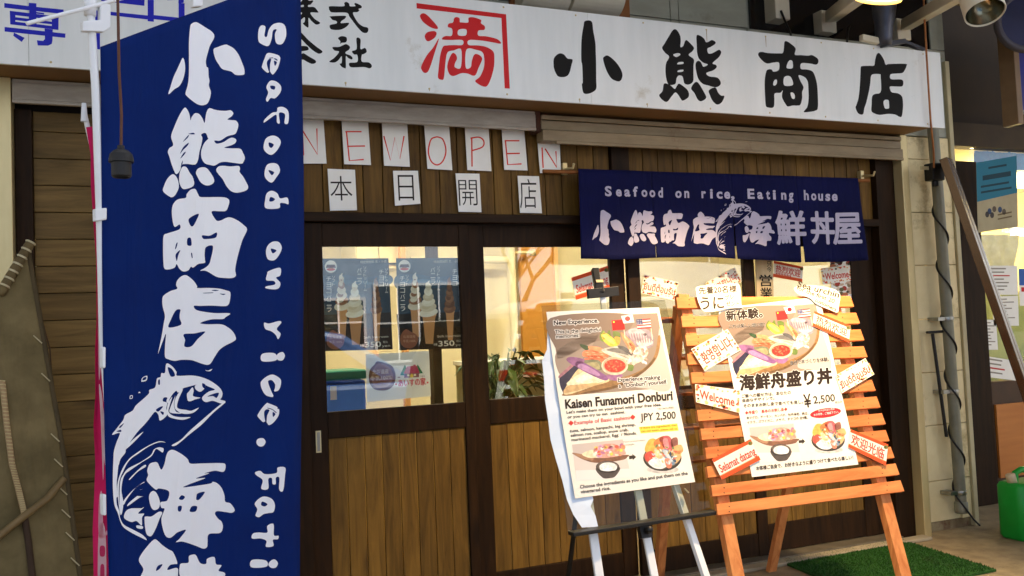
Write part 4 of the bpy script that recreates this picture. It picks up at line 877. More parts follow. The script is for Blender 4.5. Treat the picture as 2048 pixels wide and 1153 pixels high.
J("ご飯への載せ方は、あなたの", (328, 682), (610, 660), 21, DK, .026); J("自由なデザインで。", (332, 707), (515, 692), 20, DK, .026); J("そのままお刺し身で食べても良し。", (338, 738), (680, 714), 21, DK, .026)
J("¥", (690, 738), (730, 733), 76, DK, .012); a.text("2,500", (742, 714), (865, 700), 42, DK, .012, 18); J("税込み", (866, 716), (906, 709), 15, DK, 0)
J("◆舟盛り　基本のお刺し身◆", (347, 778), (590, 756), 20, LRED, .026); J("本マグロ、サーモン、カンパチ、牡丹海老、帆立、", (355, 806), (712, 778), 17, DK, .02); J("イクラ、ズワイガニ、〆サバ、タマゴの 全9種。", (358, 832), (708, 802), 17, DK, .02)
a.ell(810, 768, 90, 27, (204, 44, 52), 3, -8); J("食べられない方は", (768, 764), (862, 750), 13, WHITE, .01); J("ネタ変更、ご相談下さい。", (742, 788), (886, 768), 14, WHITE, .01)
a.poly("655,926 676,924 675,915 692,932 677,948 676,940 656,942", (60, 52, 46), 3)
J("お客様ご自身で、お好きなように盛りつけて食べたら楽しい！", (412, 1100), (970, 1036), 24, DK, .03)
a.build('print', jm)

# ---------------------------------------------------------------- greeting cards
CR = (222, 82, 38)
def card(px, plane, kind, text, label, o, txt, col=(206, 66, 52), group='greeting cards', wt=.022, cjk=False, lift=0.0):
    pl = plane.lifted(lift) if lift else plane
    q2 = zz(px, o); q = [pl.at(*c) for c in q2]
    t = thing('greeting_card', label, 'greeting card', sum((v for v in q), Vector()) / 4, group)
    MB().slab(q, pl.n, .0008).build('card', M['card'], t)
    a = Art(pl)
    def L(u, v): return lerp2(q2, u, v)
    if kind == 'bar':
        a.poly([L(0, 0), L(1, 0), L(1, .16), L(0, .16)], CR, 0); a.poly([L(0, .80), L(1, .80), L(1, 1), L(0, 1)], CR, 0); a.poly([L(0, .79), L(1, .79), L(1, .82), L(0, .82)], (244, 170, 120), 1)
        c = L(.95, .16); s_ = abs(L(1, 0)[0] - L(0, 0)[0]) * .06; a.ell(c[0], c[1], s_, s_ * .9, (128, 112, 60), 2); a.ell(c[0] - s_ * .3, c[1], s_ * .45, s_ * .5, (84, 90, 44), 3)
    else:
        rnd = random.Random(len(label))
        for i in range(54):
            e = i % 4; u, v = rnd.random(), rnd.random() * .17
            if e == 1: v = 1 - v
            elif e == 2: u, v = rnd.random() * .07, rnd.random()
            elif e == 3: u, v = 1 - rnd.random() * .07, rnd.random()
            c = L(min(.965, max(.035, u)), min(.93, max(.07, v))); s_ = abs(L(1, 0)[0] - L(0, 0)[0]) * rnd.uniform(.018, .04)
            a.ell(c[0], c[1], s_, s_ * .85, [(238, 168, 96), (232, 108, 70), (246, 206, 140), (214, 70, 56), (240, 186, 120), (56, 40, 26)][min(5, int(rnd.random() * 5.6))], i % 3, n=9)
    ux, uy = L(.5, 0)[0] - L(.5, 1)[0], L(.5, 0)[1] - L(.5, 1)[1]
    for s, u0, v0, u1, v1, hf in txt:
        a.text(s, L(u0, v0), L(u1, v1), hf * math.hypot(ux, uy), col, wt, 5, cjk, up=(ux, uy))
    a.build('print', t); return t
ZC = (1370, 560, 2.8833)
CP = WP.lifted(.009)
KO, TH, CH, CW = '환영합니다', 'ยินดีต้อนรับ', '热烈欢迎', '欢迎光临'
card("35,400 245,285 322,405 113,525", CP, 'fl', KO, 'floral card with red Korean greeting tilted on the left of the slatted easel', ZC, [(KO, .1, .82, .9, .74, .5)], cjk=True)
card("58,602 318,636 314,768 64,706", CP, 'fl', 'Welcome', 'floral card reading Welcome on the left side of the slatted easel', ZC, [('Welcome', .09, .74, .88, .76, .42)])
card("155,1035 378,918 436,1038 214,1153", CP, 'bar', '', 'red striped card reading Selamat datang at lower left of the slatted easel', ZC, [('Selamat datang', .06, .72, .97, .70, .36)], lift=.001)
card("745,180 955,265 945,362 735,265", CP, 'bar', '', 'red striped Chinese greeting card at upper right of the slatted easel', ZC, [(CH, .08, .68, .92, .72, .46), ('ıııııııııı', .1, .8, .6, .82, .1)], cjk=True)
card("868,552 1040,452 1092,545 905,655", CP, 'fl', '', 'floral card with Thai greeting at right edge of the slatted easel', ZC, [(TH, .06, .78, .95, .78, .36)])
card("955,862 1172,950 1158,1072 940,965", CP, 'bar', '', 'red striped Chinese welcome card at lower right of the slatted easel', ZC, [(CW, .06, .76, .92, .78, .54)], cjk=True)
def bubble(pts, label, txt, wt=.012):
    q2 = smooth_loop(zz(pts, ZC), 4); pl = WP.lifted(.012); q = [pl.at(*c) for c in q2]
    t = thing('speech_card', label, 'speech card', sum((v for v in q), Vector()) / len(q), 'cut-out speech cards')
    MB().slab(q, pl.n, .001).build('card', M['card'], t)
    a = Art(pl).zoom(*ZC)
    for s, p0, p1, h, cj, m in txt: a.text(s, p0, p1, h, m, wt, 1, cj)
    a.build('print', t)
HB = flat((58, 44, 30))
bubble("72,40 180,30 290,22 318,45 325,140 330,160 250,165 180,182 110,182 82,140 66,80", 'cut-out card offering a sea urchin present in Japanese, on the top slat', [("先着20名様", (80, 84), (298, 72), 42, True, HB), ("うに", (92, 172), (225, 166), 70, True, HB), ("プレ", (232, 118), (285, 108), 26, True, HB), ("ゼント", (238, 152), (312, 150), 28, True, HB)], .034)
bubble("632,45 700,30 800,40 870,60 895,90 888,150 880,188 840,175 760,140 720,105 650,80", 'cut-out card offering sea urchin for the first 20 customers in English', [("Sea urchin", (648, 40), (884, 104), 34, False, HB), ("for the first 20", (642, 56), (858, 136), 24, False, HB), ("customers", (748, 124), (868, 182), 22, False, HB)], .026)
# cards and plaque on the glass of the doors
GP = YP(.010); ZN = (1140, 330, 3.294); GQ = YP(.048)
card("8,745 250,665 262,820 40,890", GQ, 'bar', '', 'red striped card on the door glass, half hidden behind the black easel clamp', ZN, [('Selamat datang', .06, .72, .97, .70, .34)], group='greeting cards on the door glass')
card("490,725 712,775 690,895 468,845", GP, 'fl', '', 'floral Thai greeting card on the door glass left of the slatted easel', ZN, [(TH, .05, .76, .96, .74, .36)], group='greeting cards on the door glass')
card("892,780 1085,676 1130,770 940,875", GP, 'fl', '', 'floral Korean greeting card on the door glass behind the speech card', ZN, [(KO, .1, .8, .92, .74, .46)], group='greeting cards on the door glass', cjk=True)
card("1342,632 1536,672 1530,772 1338,738", GQ, 'bar', '', 'red striped Chinese card on the door glass beside the wooden plaque', ZN, [(CH, .08, .68, .92, .72, .46), ('ıııııııııı', .1, .8, .6, .82, .1)], group='greeting cards on the door glass', cjk=True)
card("1650,682 1850,660 1858,762 1668,790", GQ, 'fl', '', 'card reading Welcome stuck over a colourful flyer on the right door glass', ZN, [('Welcome', .1, .74, .9, .76, .42)], group='greeting cards on the door glass', lift=.004)
fy = thing('flyer', 'colourful autumn flyer with price on the right door glass', 'flyer', GQ.at(1683, 560))
MB().slab([GQ.at(*q) for q in ((1659, 512), (1704, 512), (1707, 600), (1664, 602))], GQ.n, .0006).build('sheet', M['coated'], fy)
a = Art(GQ); rnd = random.Random(4)
for i in range(70): a.ell(1662 + rnd.random() * 40, 516 + rnd.random() * 82, rnd.uniform(2, 7), rnd.uniform(1.5, 5), [(150, 130, 96), (196, 120, 80), (110, 104, 70), (214, 180, 150), (176, 70, 56), (226, 206, 176), (90, 76, 60)][i % 7], i % 6, rnd.uniform(0, 180), 10)
a.text("350円", (1688, 600), (1706, 598), 8, WHITE, .03, 9); a.text("う", (1661, 525), (1667, 524), 8, INK, .03, 9, True)
a.build('print', fy)
pq = thing('wooden_plaque', 'pale wooden open-for-business plaque hanging on the door stile', 'plaque', YP(-.004).at(1529, 555))
WQ = YP(-.010)
MB().slab([WQ.at(*q) for q in ((1511, 508), (1545, 508), (1549, 640), (1516, 640))], WQ.n, .008).build('board', M['plaque'], pq, bevel=.001)
a = Art(WQ)
for ch, x, y, w_, h_ in (('只', 1537, 534, 9, 11), ('今', 1537, 545, 9, 11), ('営', 1520, 573, 24, 23), ('業', 1521, 597, 24, 21), ('中', 1523, 622, 22, 21)):
    a.text(ch, (x - (3 if w_ < 12 else 0), y), (x + w_ - (3 if w_ < 12 else 0), y), h_, INK, .025 if w_ > 12 else .01, 1, True, up=(-.05, -1))
a.build('lettering', pq)

# ---------------------------------------------------------------- posters behind the left door glass
IP = YP(.026)
def ice(q2, label, cut):
    q = [IP.at(*c) for c in q2]
    t = thing('ice_cream_poster', label, 'poster', sum((v for v in q), Vector()) / 4, 'soft ice cream posters behind the left glass')
    MB().slab(q, IP.n, .0006).build('sheet', noisy('ice_poster_paper', (16, 46, 66), (24, 60, 82), 3, .4), t)
    X = np.array([(0, 0, 1), (680, 0, 1), (700, 908, 1), (25, 920, 1)], float); K = np.linalg.lstsq(X, np.array(q2, float), rcond=None)[0]
    tf = lambda x, y: tuple(np.array([x, y, 1.0]) @ K)
    a = Art(IP, tf=tf); rnd = random.Random(2)
    a.poly("0,560 690,540 700,908 25,920", (44, 40, 38), 0); a.poly("10,700 695,690 700,908 25,920", (56, 38, 22), 1)
    a.poly("0,180 200,160 420,190 684,170 686,260 400,300 200,260 5,300", (34, 76, 102), 0, True); a.poly("60,230 300,210 500,240 500,260 300,250 60,262", (60, 104, 128), 1, True)
    def cone(cx, tip, w, hgt, ch=None):
        y1 = tip + hgt; ch = ch or [(246, 240, 222), (226, 214, 186), (240, 232, 210), (214, 200, 170)]
        a.poly([(cx - w * .42, y1 - 16), (cx + w * .42, y1 - 16), (cx + w * .33, y1 + 46), (cx + w * .2, y1 + 300), (cx - w * .2, y1 + 300), (cx - w * .33, y1 + 46)], (206, 150, 96), 3); a.poly([(cx - w * .42, y1 - 16), (cx + w * .42, y1 - 16), (cx + w * .38, y1 + 22), (cx - w * .38, y1 + 22)], (226, 178, 126), 4)
        for j in range(6):
            f_ = (5 - j) / 5; ww = w * (.30 + .72 * f_); y = tip + hgt * (.16 + .80 * f_)
            a.ell(cx - w * .02, y, ww / 2, hgt * .13, ch[j % len(ch)], 5 + 2 * j, -10); a.ell(cx - ww * .14, y - hgt * .02, ww * .28, hgt * .075, ch[(j + 2) % len(ch)], 6 + 2 * j, -14)
        a.poly([(cx - w * .16, tip + hgt * .16), (cx - w * .04, tip + 6), (cx + w * .08, tip - 4), (cx + w * .05, tip + 18), (cx + w * .16, tip + hgt * .16)], ch[0], 18, True)
    cone(195, 150, 150, 340, [(232, 222, 200), (150, 104, 72), (226, 214, 190)]); cone(330, 230, 190, 330); cone(545, 195, 120, 330, [(132, 88, 56), (112, 72, 44), (150, 104, 70)])
    a.ell(88, 80, 62, 62, (240, 236, 228), 6); a.poly("48,60 128,60 140,92 36,92", (74, 32, 30), 7); a.ell(88, 108, 44, 14, (206, 70, 70), 7); a.poly("66,92 110,92 110,104 66,104", (196, 120, 90), 8)
    a.text("特定原材料 乳・小麦", (388, 52), (655, 46), 26, (226, 222, 214), 0, 8, True)
    def vt(s, x, y, d, m=(244, 242, 236), wt=.0):
        for i, c_ in enumerate(s):
            if c_ == 'ー': a.poly([(x + d * .42, y + i * d * 1.12 + 4), (x + d * .54, y + i * d * 1.12 + 4), (x + d * .54, y + i * d * 1.12 + d), (x + d * .42, y + i * d * 1.12 + d)], m, 22)
            else: a.text(c_, (x, y + d + i * d * 1.12), (x + d * .9, y + d + i * d * 1.12), d * .9, m, wt, 22, True, up=(0, -1))
    vt("バニラ", 352, 88, 54); vt("ソフトクリーム", 418, 78, 32); vt("チョコ", 575, 108, 54); vt("ソフトクリーム", 635, 100, 32); vt("チョコバニラ", 40, 172, 54); vt("ソフト", 98, 168, 32)
    a.poly("40,770 90,712 140,735 190,760 215,800 200,860 150,900 80,895 38,850", (150, 92, 60), 8, True); a.text("北海道産", (62, 800), (188, 797), 28, (206, 160, 120), 0, 9, True); a.text("牛乳100%", (60, 845), (192, 842), 28, (206, 160, 120), 0, 9, True)
    a.text("Soft Icecream", (412, 798), (660, 790), 24, (226, 216, 196), 0, 12); a.text("350", (424, 886), (585, 880), 54, (240, 232, 214), .012, 12); a.text("各種", (372, 880), (410, 878), 26, (226, 216, 196), 0, 12, True); a.text("税込", (606, 846), (656, 844), 24, (226, 216, 196), 0, 12, True); a.text("yen", (596, 884), (678, 880), 24, (226, 216, 196), 0, 12)
    a.build('print', t)
ice([(645, 517.5), (777, 517), (785.5, 699), (651, 703)], 'dark teal soft ice cream poster on the left, at the door stile', 0)
ice([(792, 517), (924, 516), (932, 697), (798.5, 701)], 'dark teal soft ice cream poster on the right, cut off by the door frame', 1)
lg = thing('logo_paper', 'white paper with brown milk seal and red roofed house logo behind the left glass', 'paper sign', IP.at(795, 752))
ZG = (590, 620, 5.12)
MB().slab([IP.at(*q) for q in zz("722,458 1372,420 1392,885 737,945", ZG)], IP.n, .0006).build('sheet', M['paper'], lg)
a = Art(IP).zoom(*ZG)
a.poly("830,535 860,528 920,545 990,575 1022,630 1030,700 1010,770 960,815 890,828 810,812 768,760 755,690 770,610 815,560", (122, 84, 58), 0, True); a.poly("835,560 880,552 960,582 1000,650 1000,720 950,785 880,800 815,785 785,720 790,640", (160, 114, 82), 1, True); a.poly("835,590 880,580 950,605 980,660 975,720 935,765 880,775 830,765 805,710 810,645", (146, 100, 70), 2, True)
a.text("北海道産", (795, 665), (960, 652), 48, (222, 196, 164), .01, 4, True); a.text("牛乳100%", (775, 730), (990, 712), 48, (222, 196, 164), .01, 4, True)
a.poly("1122,565 1135,572 1142,670 1075,672", (20, 120, 74), 1); a.poly("1255,558 1310,650 1262,655 1245,600", (20, 120, 74), 1); a.poly("1145,580 1212,575 1212,562 1235,562 1237,575 1250,578 1276,648 1112,655", (190, 56, 92), 2)
a.poly("1118,655 1270,648 1270,690 1118,697", (150, 96, 96), 1); a.ell(1160, 672, 12, 11, (246, 236, 200), 3); a.ell(1228, 668, 12, 11, (246, 236, 200), 3); a.poly("1180,695 1180,668 1196,652 1212,668 1212,693", (236, 206, 60), 4)
a.text("あいすの家", (1062, 790), (1340, 770), 76, (214, 40, 60), .03, 2, True); a.ell(1034, 762, 9, 9, (214, 40, 60), 2); a.ell(1358, 746, 9, 9, (214, 40, 60), 2)
for i in range(6): a.ell(1056 + i * 9 if i < 3 else 1290 + (i - 3) * 16, 692 - (12 if i > 2 else 0), 4, 6, (150, 96, 96), 2)
a.build('print', lg)

# ================================================================ INSIDE THE SHOP
ct = thing('wall_cabinet', 'cream wall cabinet with two doors seen at the top of the left glass', 'cabinet', at(760, 510, 2.0))
c0, c1 = at(712, 500, 2.0), at(802, 500, 2.0)
MB().box(c0.x, c1.x, 2.02, 2.5, 1.95, 2.45).build('carcass', M['room'], ct)
for i in range(2):
    w_ = (c1.x - c0.x) / 2; d = MB().box(c0.x + i * w_ + .004, c0.x + (i + 1) * w_ - .004, 2.0, 2.019, 1.955, 2.445).build('door', noisy('cabinet_door', (236, 220, 166), (240, 226, 176), 2, .4), ct, bevel=.003)
    h = MB().box(c0.x + w_ - .16 + i * .2, c0.x + w_ - .04 + i * .2, 1.985, 1.999, 1.985, 1.997).build('handle', M['black'], ct); h.parent = d
MB().box(at(812, 500, 1.9).x, at(816, 500, 1.9).x + .06, 1.9, 1.98, 0.03, 2.7)
tag(MB().box(at(800, 500, 1.9).x, at(811, 500, 1.9).x, 1.9, 1.96, 0.03, 2.7).build('interior_post', noisy('light_timber', (226, 160, 96), (236, 176, 112), 5, .5, stretch=(8, 8, 1)), bevel=.004), 'light orange timber post inside the left glass', 'post')
tag(MB().box(at(858, 500, 1.6).x, at(876, 500, 1.6).x, 1.6, 1.7, 0.03, 2.7).build('interior_post', M['dark'], bevel=.004), 'dark timber post inside near the right edge of the left glass', 'post')
tag(MB().box(at(1058, 500, 2.3).x, at(1128, 500, 2.3).x, 2.5, 2.54, .9, 2.5).build('wall_board', noisy('ochre_board', (196, 136, 50), (206, 146, 60), 3, .6)), 'ochre board on the back wall inside the second door', 'board')
tag(MB().box(at(1126, 500, 2.3).x + .002, at(1134, 500, 2.3).x, 2.48, 2.56, 0.03, 2.7).build('interior_post', noisy('pale_timber', (240, 190, 130), (244, 200, 144), 5, .5)), 'pale timber post beside the ochre board inside', 'post')
pr = thing('pipe_rack', 'cream pipe running up and across the back wall inside', 'pipe', (at(1020, 520, 2.4).x, 2.4, .03))
v0 = at(1022, 520, 2.4); v1 = at(962, 524, 2.4)
MB().tube([(v0.x, 2.4, .03), (v0.x, 2.4, 2.68)], .035, 12).build('riser', M['room'], pr)
MB().tube([(v0.x - .036, 2.4, v0.z), (v1.x - .6, 2.4, v0.z)], .03, 12).build('branch', M['room'], pr)
MB().tube([(v0.x + .036, 2.4, v0.z + .06), (v0.x + .2, 2.4, v0.z + .06)], .016, 8).lathe([(0, -.02), (.03, -.02), (.03, .02), (0, .02)], (v0.x + .2, 2.4, v0.z + .06), (1, 0, 0), 10).build('valve', M['steel'], pr)
# display case
x0, x1 = at(960, 720, 1.2).x, at(1240, 720, 1.2).x
dc = thing('display_case', 'long glass fronted display case standing inside behind the second door', 'display case', ((x0 + x1) / 2, 1.5, .03))
MB().box(x0, x1, 1.2, 1.75, .03, .86).build('base', noisy('case_base', (150, 130, 70), (166, 146, 86), 3, .4), dc, bevel=.006)
MB().box(x0, x1, 1.19, 1.76, 1.22, 1.25).box(x0, x1, 1.19, 1.21, 1.13, 1.15).box(x0, x1, 1.18, 1.2, .862, .9).build('rim', M['alum'], dc, bevel=.003)
MB().box(x0 + .01, x1 - .01, 1.2, 1.206, .9, 1.13).build('glass_front', M['glass'], dc)
MB().box(x0 + .02, x1 - .02, 1.74, 1.755, .862, 1.219).build('back_panel', noisy('case_back', (206, 196, 140), (216, 206, 152), 3, .5), dc)
tag(MB().box(x0 + .62, x0 + .80, 1.3, 1.5, .863, .98).box(x0 + .62, x0 + .80, 1.298, 1.299, .905, .935, 1).build('carton', [M['black'], flat((60, 120, 190))], bevel=.003), 'small black carton with blue band inside the display case', 'carton')
# plants
def leafy(name, label, cx, cy, z, h, n, seed, pot=True):
    rnd = random.Random(seed); t = thing(name, label, 'plant', (cx, cy, z))
    if pot: MB().lathe([(0, 0), (.06, 0), (.085, .15), (.08, .15), (.06, .02)], (cx, cy, z), (0, 0, 1), 16).build('pot', noisy('terracotta', (150, 90, 60), (170, 106, 74), 6, .8), t)
    lf = MB()
    for i in range(n):
        a_ = rnd.uniform(0, 6.28); r_ = rnd.uniform(.06, .2); zz_ = z + rnd.uniform(.3, 1) * h; base = Vector((cx, cy, z + .1)); tip = Vector((cx + math.cos(a_) * r_, cy + math.sin(a_) * r_ * .6, zz_)); d = Vector((math.cos(a_), math.sin(a_) * .6, rnd.uniform(-.7, .3))).normalized(); L_ = rnd.uniform(.08, .16); sd_ = d.cross(Vector((0, 0, 1))).normalized() * L_ * .2; up_ = Vector((0, 0, .02))
        lf.tube([base, (base + tip) / 2 + Vector((0, 0, .06)), tip], .005, 5)
        dn = Vector((0, 0, -L_ * .35)); m1, m2 = tip + d * L_ * .4, tip + d * L_ * .75 + dn * .4
        lf.add([tip, m1 + sd_ + up_, m1, m1 - sd_ + up_, m2 + sd_ * .7 + up_ * .5, m2, m2 - sd_ * .7 + up_ * .5, tip + d * L_ + dn], [(0, 1, 2), (0, 2, 3), (1, 4, 5, 2), (2, 5, 6, 3), (4, 7, 5), (5, 7, 6)])
    lf.build('foliage', M['leaf'], t)
q = at(1000, 700, .55)
st = MB().box(q.x - .17, q.x + .2, .38, .75, .03, .06).box(q.x - .17, q.x + .2, .38, .75, .80, .83)
for sx in (-.16, .17):
    for yy in (.39, .72): st.box(q.x + sx, q.x + sx + .02, yy, yy + .02, .061, .799)
tag(st.build('plant_stand', M['plank'], bevel=.003), 'low wooden stand carrying a leafy plant inside the second door', 'stand')
leafy('potted_plant', 'dark leafy potted plant at the lower left of the second door glass', q.x, .55, .831, .50, 90, 3)
tk = MB().box(.75, 2.0, .75, 1.3, .03, .98).build('counter', noisy('counter_wood', (170, 140, 76), (190, 160, 92), 4, .4), bevel=.006)
tag(tk, 'low wooden counter inside the left door under the blue box', 'counter')
q0, q1 = at(648, 770, .85), at(732, 770, .85)
cb = thing('cooler_box', 'blue plastic cooler box with yellow label inside the left door', 'cooler box', ((q0.x + q1.x) / 2 - .05, 1.0, .982))
MB().box(q0.x - .15, q1.x, .85, 1.2, .982, 1.20).build('body', M['cooler'], cb, bevel=.02, seg=3)
MB().box(q0.x - .16, q1.x + .01, .84, 1.21, 1.202, 1.26).build('lid', noisy('teal_lid', (40, 130, 112), (50, 144, 124), 4, .35), cb, bevel=.015, seg=3)
b0 = at(666, 785, .848); MB().box(b0.x - .016, b0.x + .022, .846, .849, b0.z - .045, b0.z + .035).build('label', flat((220, 200, 80)), cb)
# ceiling lamps of the room
for i, x in enumerate((.9, 2.3, 3.7)):
    l_ = thing('ceiling_lamp', ['ceiling lamp of the room over the left counter', 'ceiling lamp of the room over the display case', 'ceiling lamp of the room behind the right doors'][i], 'ceiling lamp', (x, 1.2, 2.62), 'lit ceiling lamps inside')
    MB().box(x - .42, x + .42, 1.05, 1.35, 2.645, 2.698).build('housing', M['white'], l_); MB().box(x - .4, x + .4, 1.08, 1.32, 2.625, 2.643).build('diffuser', emit('lamp_diffuser', (255, 238, 206), 15), l_)

# ================================================================ RIGHT OF THE DOORS
pv_ = thing('drain_pipe', 'grey plastic drain pipe with black cable wound round it on the stone wall', 'pipe', (5.1, -.07, .2))
PY = -.075
pa, pb, pc = at(1866, 262, PY), at(1877, 400, PY), at(1922, 1008, PY)
MB().tube([at(1858, 180, PY), pa, pb, pc], .036, 16).lathe([(0, .0), (.041, 0), (.043, .02), (.043, .07), (.036, .075)], pc - Vector((0, 0, .06)), (0, 0, 1), 16).build('pipe', M['pvc'], pv_)
hx = []
for i in range(150):
    f_ = i / 149; c = pb + (pc - pb) * f_; a_ = f_ * 2 * math.pi * 5.5 + 1; hx.append(c + Vector((math.cos(a_) * .042, math.sin(a_) * .042, 0)))
MB().tube(hx + [hx[-1] + Vector((.03, -.05, -.09)), hx[-1] + Vector((.06, -.07, -.13))], .0065, 6).build('cable', M['black'], pv_)
CLM = noisy('clamp_metal', (150, 148, 140), (170, 168, 160), 8, .35, metal=1)
for y_, in ((640,), (785,), (985,)):
    f_ = (y_ - 400) / 608; c = pb + (pc - pb) * f_
    MB().lathe([(.0372, -.013), (.041, -.013), (.041, .013), (.0372, .013)], c, (pc - pb), 16).box(c.x - .10, c.x - .038, -.09, -.002, c.z - .012, c.z + .012).build('pipe_clamp', CLM, pv_, bevel=.001)
jb = thing('junction_box', 'black junction box with metal tabs at the top of the grey pipe', 'junction box', at(1866, 370, -.13))
c = at(1866, 345, -.14)
MB().box(c.x - .055, c.x + .05, -.19, -.115, c.z - .06, c.z + .055).lathe([(0, 0), (.022, 0), (.022, -.04), (0, -.04)], c + Vector((-.01, -.02, -.06)), (0, 0, 1), 10).build('body', M['black'], jb, bevel=.008)
MB().box(c.x - .13, c.x - .057, -.16, -.155, c.z + .01, c.z + .034).box(c.x + .03, c.x + .09, -.196, -.191, c.z + .02, c.z + .07).build('tab', M['steel'], jb, bevel=.001)
hd = at(1865, 668, -.06); he = at(1893, 874, -.06)
hr = MB().tube([hd, he], .011, 8).tube([hd + Vector((-.05, 0, .01)), hd + Vector((.16, 0, .012))], .009, 8)
tag(hr.build('hanging_rod', M['black']), 'black rod with a hooked top hanging beside the grey pipe', 'rod')
oc = MB().tube([at(1842, -140, -.42), at(1847, 0, -.425), at(1853, 110, -.43), at(1861, 240, -.42), at(1867, 300, -.3), at(1868, 335, -.2)], .006, 8)
tag(oc.build('power_cable', noisy('ochre_cable', (150, 92, 44), (170, 108, 56), 20, .6)), 'ochre power cable hanging in front of the sign end down to the junction box', 'cable')
bm_ = thing('shutter_post', 'brown metal shutter post leaning diagonally against the wall corner', 'metal post', (5.1, -.7, 0))
ta = at(1891, 319, -.26); tb = at(2034, 728, -.55); tb = ta + (tb - ta) * (ta.z - .02) / (ta.z - tb.z)
d = (tb - ta).normalized(); sd_ = d.cross(Vector((0.5, -1, .1))).normalized(); nf = sd_.cross(d).normalized()
if nf.y > 0: nf = -nf
mb = MB()
for o_ in (-.040, .032): mb.bar(ta + sd_ * o_, tb + sd_ * o_, .060, .05, up=nf)
mb.bar(ta - nf * .004, tb - nf * .004, .016, .046, up=nf)
mb.build('channel', M['bronze'], bm_, bevel=.003)
MB().bar(ta - sd_ * .082 - nf * .012, tb - sd_ * .082 - nf * .012, .014, .034, up=nf).build('edge_strip', M['steel'], bm_, bevel=.002)

# artificial grass and green can
mt = MB().box(0, 0, 0, 0, 0, 0); mt = MB()
mt.slab([(3.56, -.085, .014), (3.46, -.86, .014), (4.42, -.86, .014), (4.53, -.09, .014)], (0, 0, 1), .012)
mo = tag(mt.build('grass_mat', M['mat']), 'green artificial grass mat lying in front of the right door', 'mat')
bl_ = MB(); rnd = random.Random(8)
for i in range(9000):
    u, v = rnd.random(), rnd.random(); x = 3.56 - .10 * v + (.97 - .01 * v + .0) * u; y = -.087 - .77 * v; h = rnd.uniform(.006, .014); a_ = rnd.uniform(0, 6.28); w_ = .003
    bl_.add([(x - w_ * math.cos(a_), y - w_ * math.sin(a_), .0145), (x + w_ * math.cos(a_), y + w_ * math.sin(a_), .0145), (x + rnd.uniform(-.006, .006), y + rnd.uniform(-.006, .006), .0145 + h)], [(0, 1, 2)])
bl_.build('pile', M['mat'], mo)
st_ = MB().box(3.52, 4.56, -.076, -.0751, 0, .001)
tag(MB().box(XH - .1, 4.72, -.16, -.078, 0, .022).build('threshold', noisy('threshold_concrete', (150, 140, 116), (170, 158, 132), 8, .8), bevel=.006), kind='structure')
jc0, jc1 = ground(1992, 1062), ground(2046, 1090)
jc = thing('jerrycan', 'bright green plastic jerrycan standing on the pavement at the right edge', 'jerrycan', (5.26, -.42, 0))
def rbox(mb, x0, x1, y0, y1, z0, z1, r_, n=4):   # box with rounded vertical edges and softened rims
    pts = []
    for (cx_, cy_, s_) in ((x1 - r_, y1 - r_, 0), (x0 + r_, y1 - r_, 1), (x0 + r_, y0 + r_, 2), (x1 - r_, y0 + r_, 3)):
        for i in range(n + 1):
            a_ = (s_ + i / n) * math.pi / 2; pts.append((cx_ + r_ * math.cos(a_), cy_ + r_ * math.sin(a_)))
    mx_, my_ = (x0 + x1) / 2, (y0 + y1) / 2; rings = [(z0, .90), (z0 + r_ * .4, 1), (z1 - r_ * .5, 1), (z1 - r_ * .1, .93), (z1, .80)]
    m_ = len(pts); vs = [(mx_ + (x - mx_) * s_, my_ + (y - my_) * s_, z) for z, s_ in rings for x, y in pts]
    fs = [(i * m_ + j, i * m_ + (j + 1) % m_, (i + 1) * m_ + (j + 1) % m_, (i + 1) * m_ + j) for i in range(len(rings) - 1) for j in range(m_)]
    mb.add(vs, fs, 0, True); mb.add(vs[:m_], [tuple(range(m_))]); mb.add(vs[-m_:], [tuple(range(m_))])
jx, jy = 5.10, -.52
jm_ = MB(); rbox(jm_, jx, jx + .34, jy, jy + .20, .004, .36, .05)
for z_ in (.10, .16, .22): jm_.tube([(jx + .05, jy - .001, z_), (jx + .29, jy - .001, z_ + .02)], .006, 6)
jm_.build('body', M['green'], jc)
MB().tube([(jx + .07, jy + .1, .35), (jx + .08, jy + .1, .415), (jx + .13, jy + .1, .43), (jx + .23, jy + .1, .43), (jx + .27, jy + .1, .41), (jx + .28, jy + .1, .35)], .02, 10).build('handle', M['green'], jc)
MB().lathe([(0, .06), (.028, .06), (.03, .05), (.03, .0), (0, 0)], (jx + .05, jy + .1, .352), (-.3, 0, 1), 14).build('cap', noisy('cream_cap', (216, 190, 150), (226, 204, 168), 8, .5), jc)
MB().box(jx + .10, jx + .145, jy - .004, jy + .004, .255, .285).build('sticker', flat((130, 120, 60)), jc)

# ================================================================ NEIGHBOUR SHOP
ns = thing('neighbour_shop', 'dim neighbouring shop with a lit window at the right edge', 'shop', (6.6, .5, 0))
NB = .45
wx0 = at(1958, 600, NB).x; wz1 = at(2000, 300, NB).z; wz0 = at(2000, 762, NB).z
MB().box(5.302, wx0, NB - .06, NB + .06, 0, 2.6).build('wall_post', M['dark'], ns, bevel=.004)
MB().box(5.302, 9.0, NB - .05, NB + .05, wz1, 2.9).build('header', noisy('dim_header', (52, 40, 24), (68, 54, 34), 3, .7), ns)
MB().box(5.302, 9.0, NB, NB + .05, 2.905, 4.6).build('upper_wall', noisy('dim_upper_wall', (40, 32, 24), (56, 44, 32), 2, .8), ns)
MB().box(6.0, 8.8, 1.3, 1.7, 2.66, 2.7).build('ceiling_lamp', emit('neighbour_lamp', (255, 222, 150), 8), ns)
MB().box(5.35, 9.0, NB + .07, 2.2, 2.72, 2.78).build('room_ceiling', M['room'], ns)
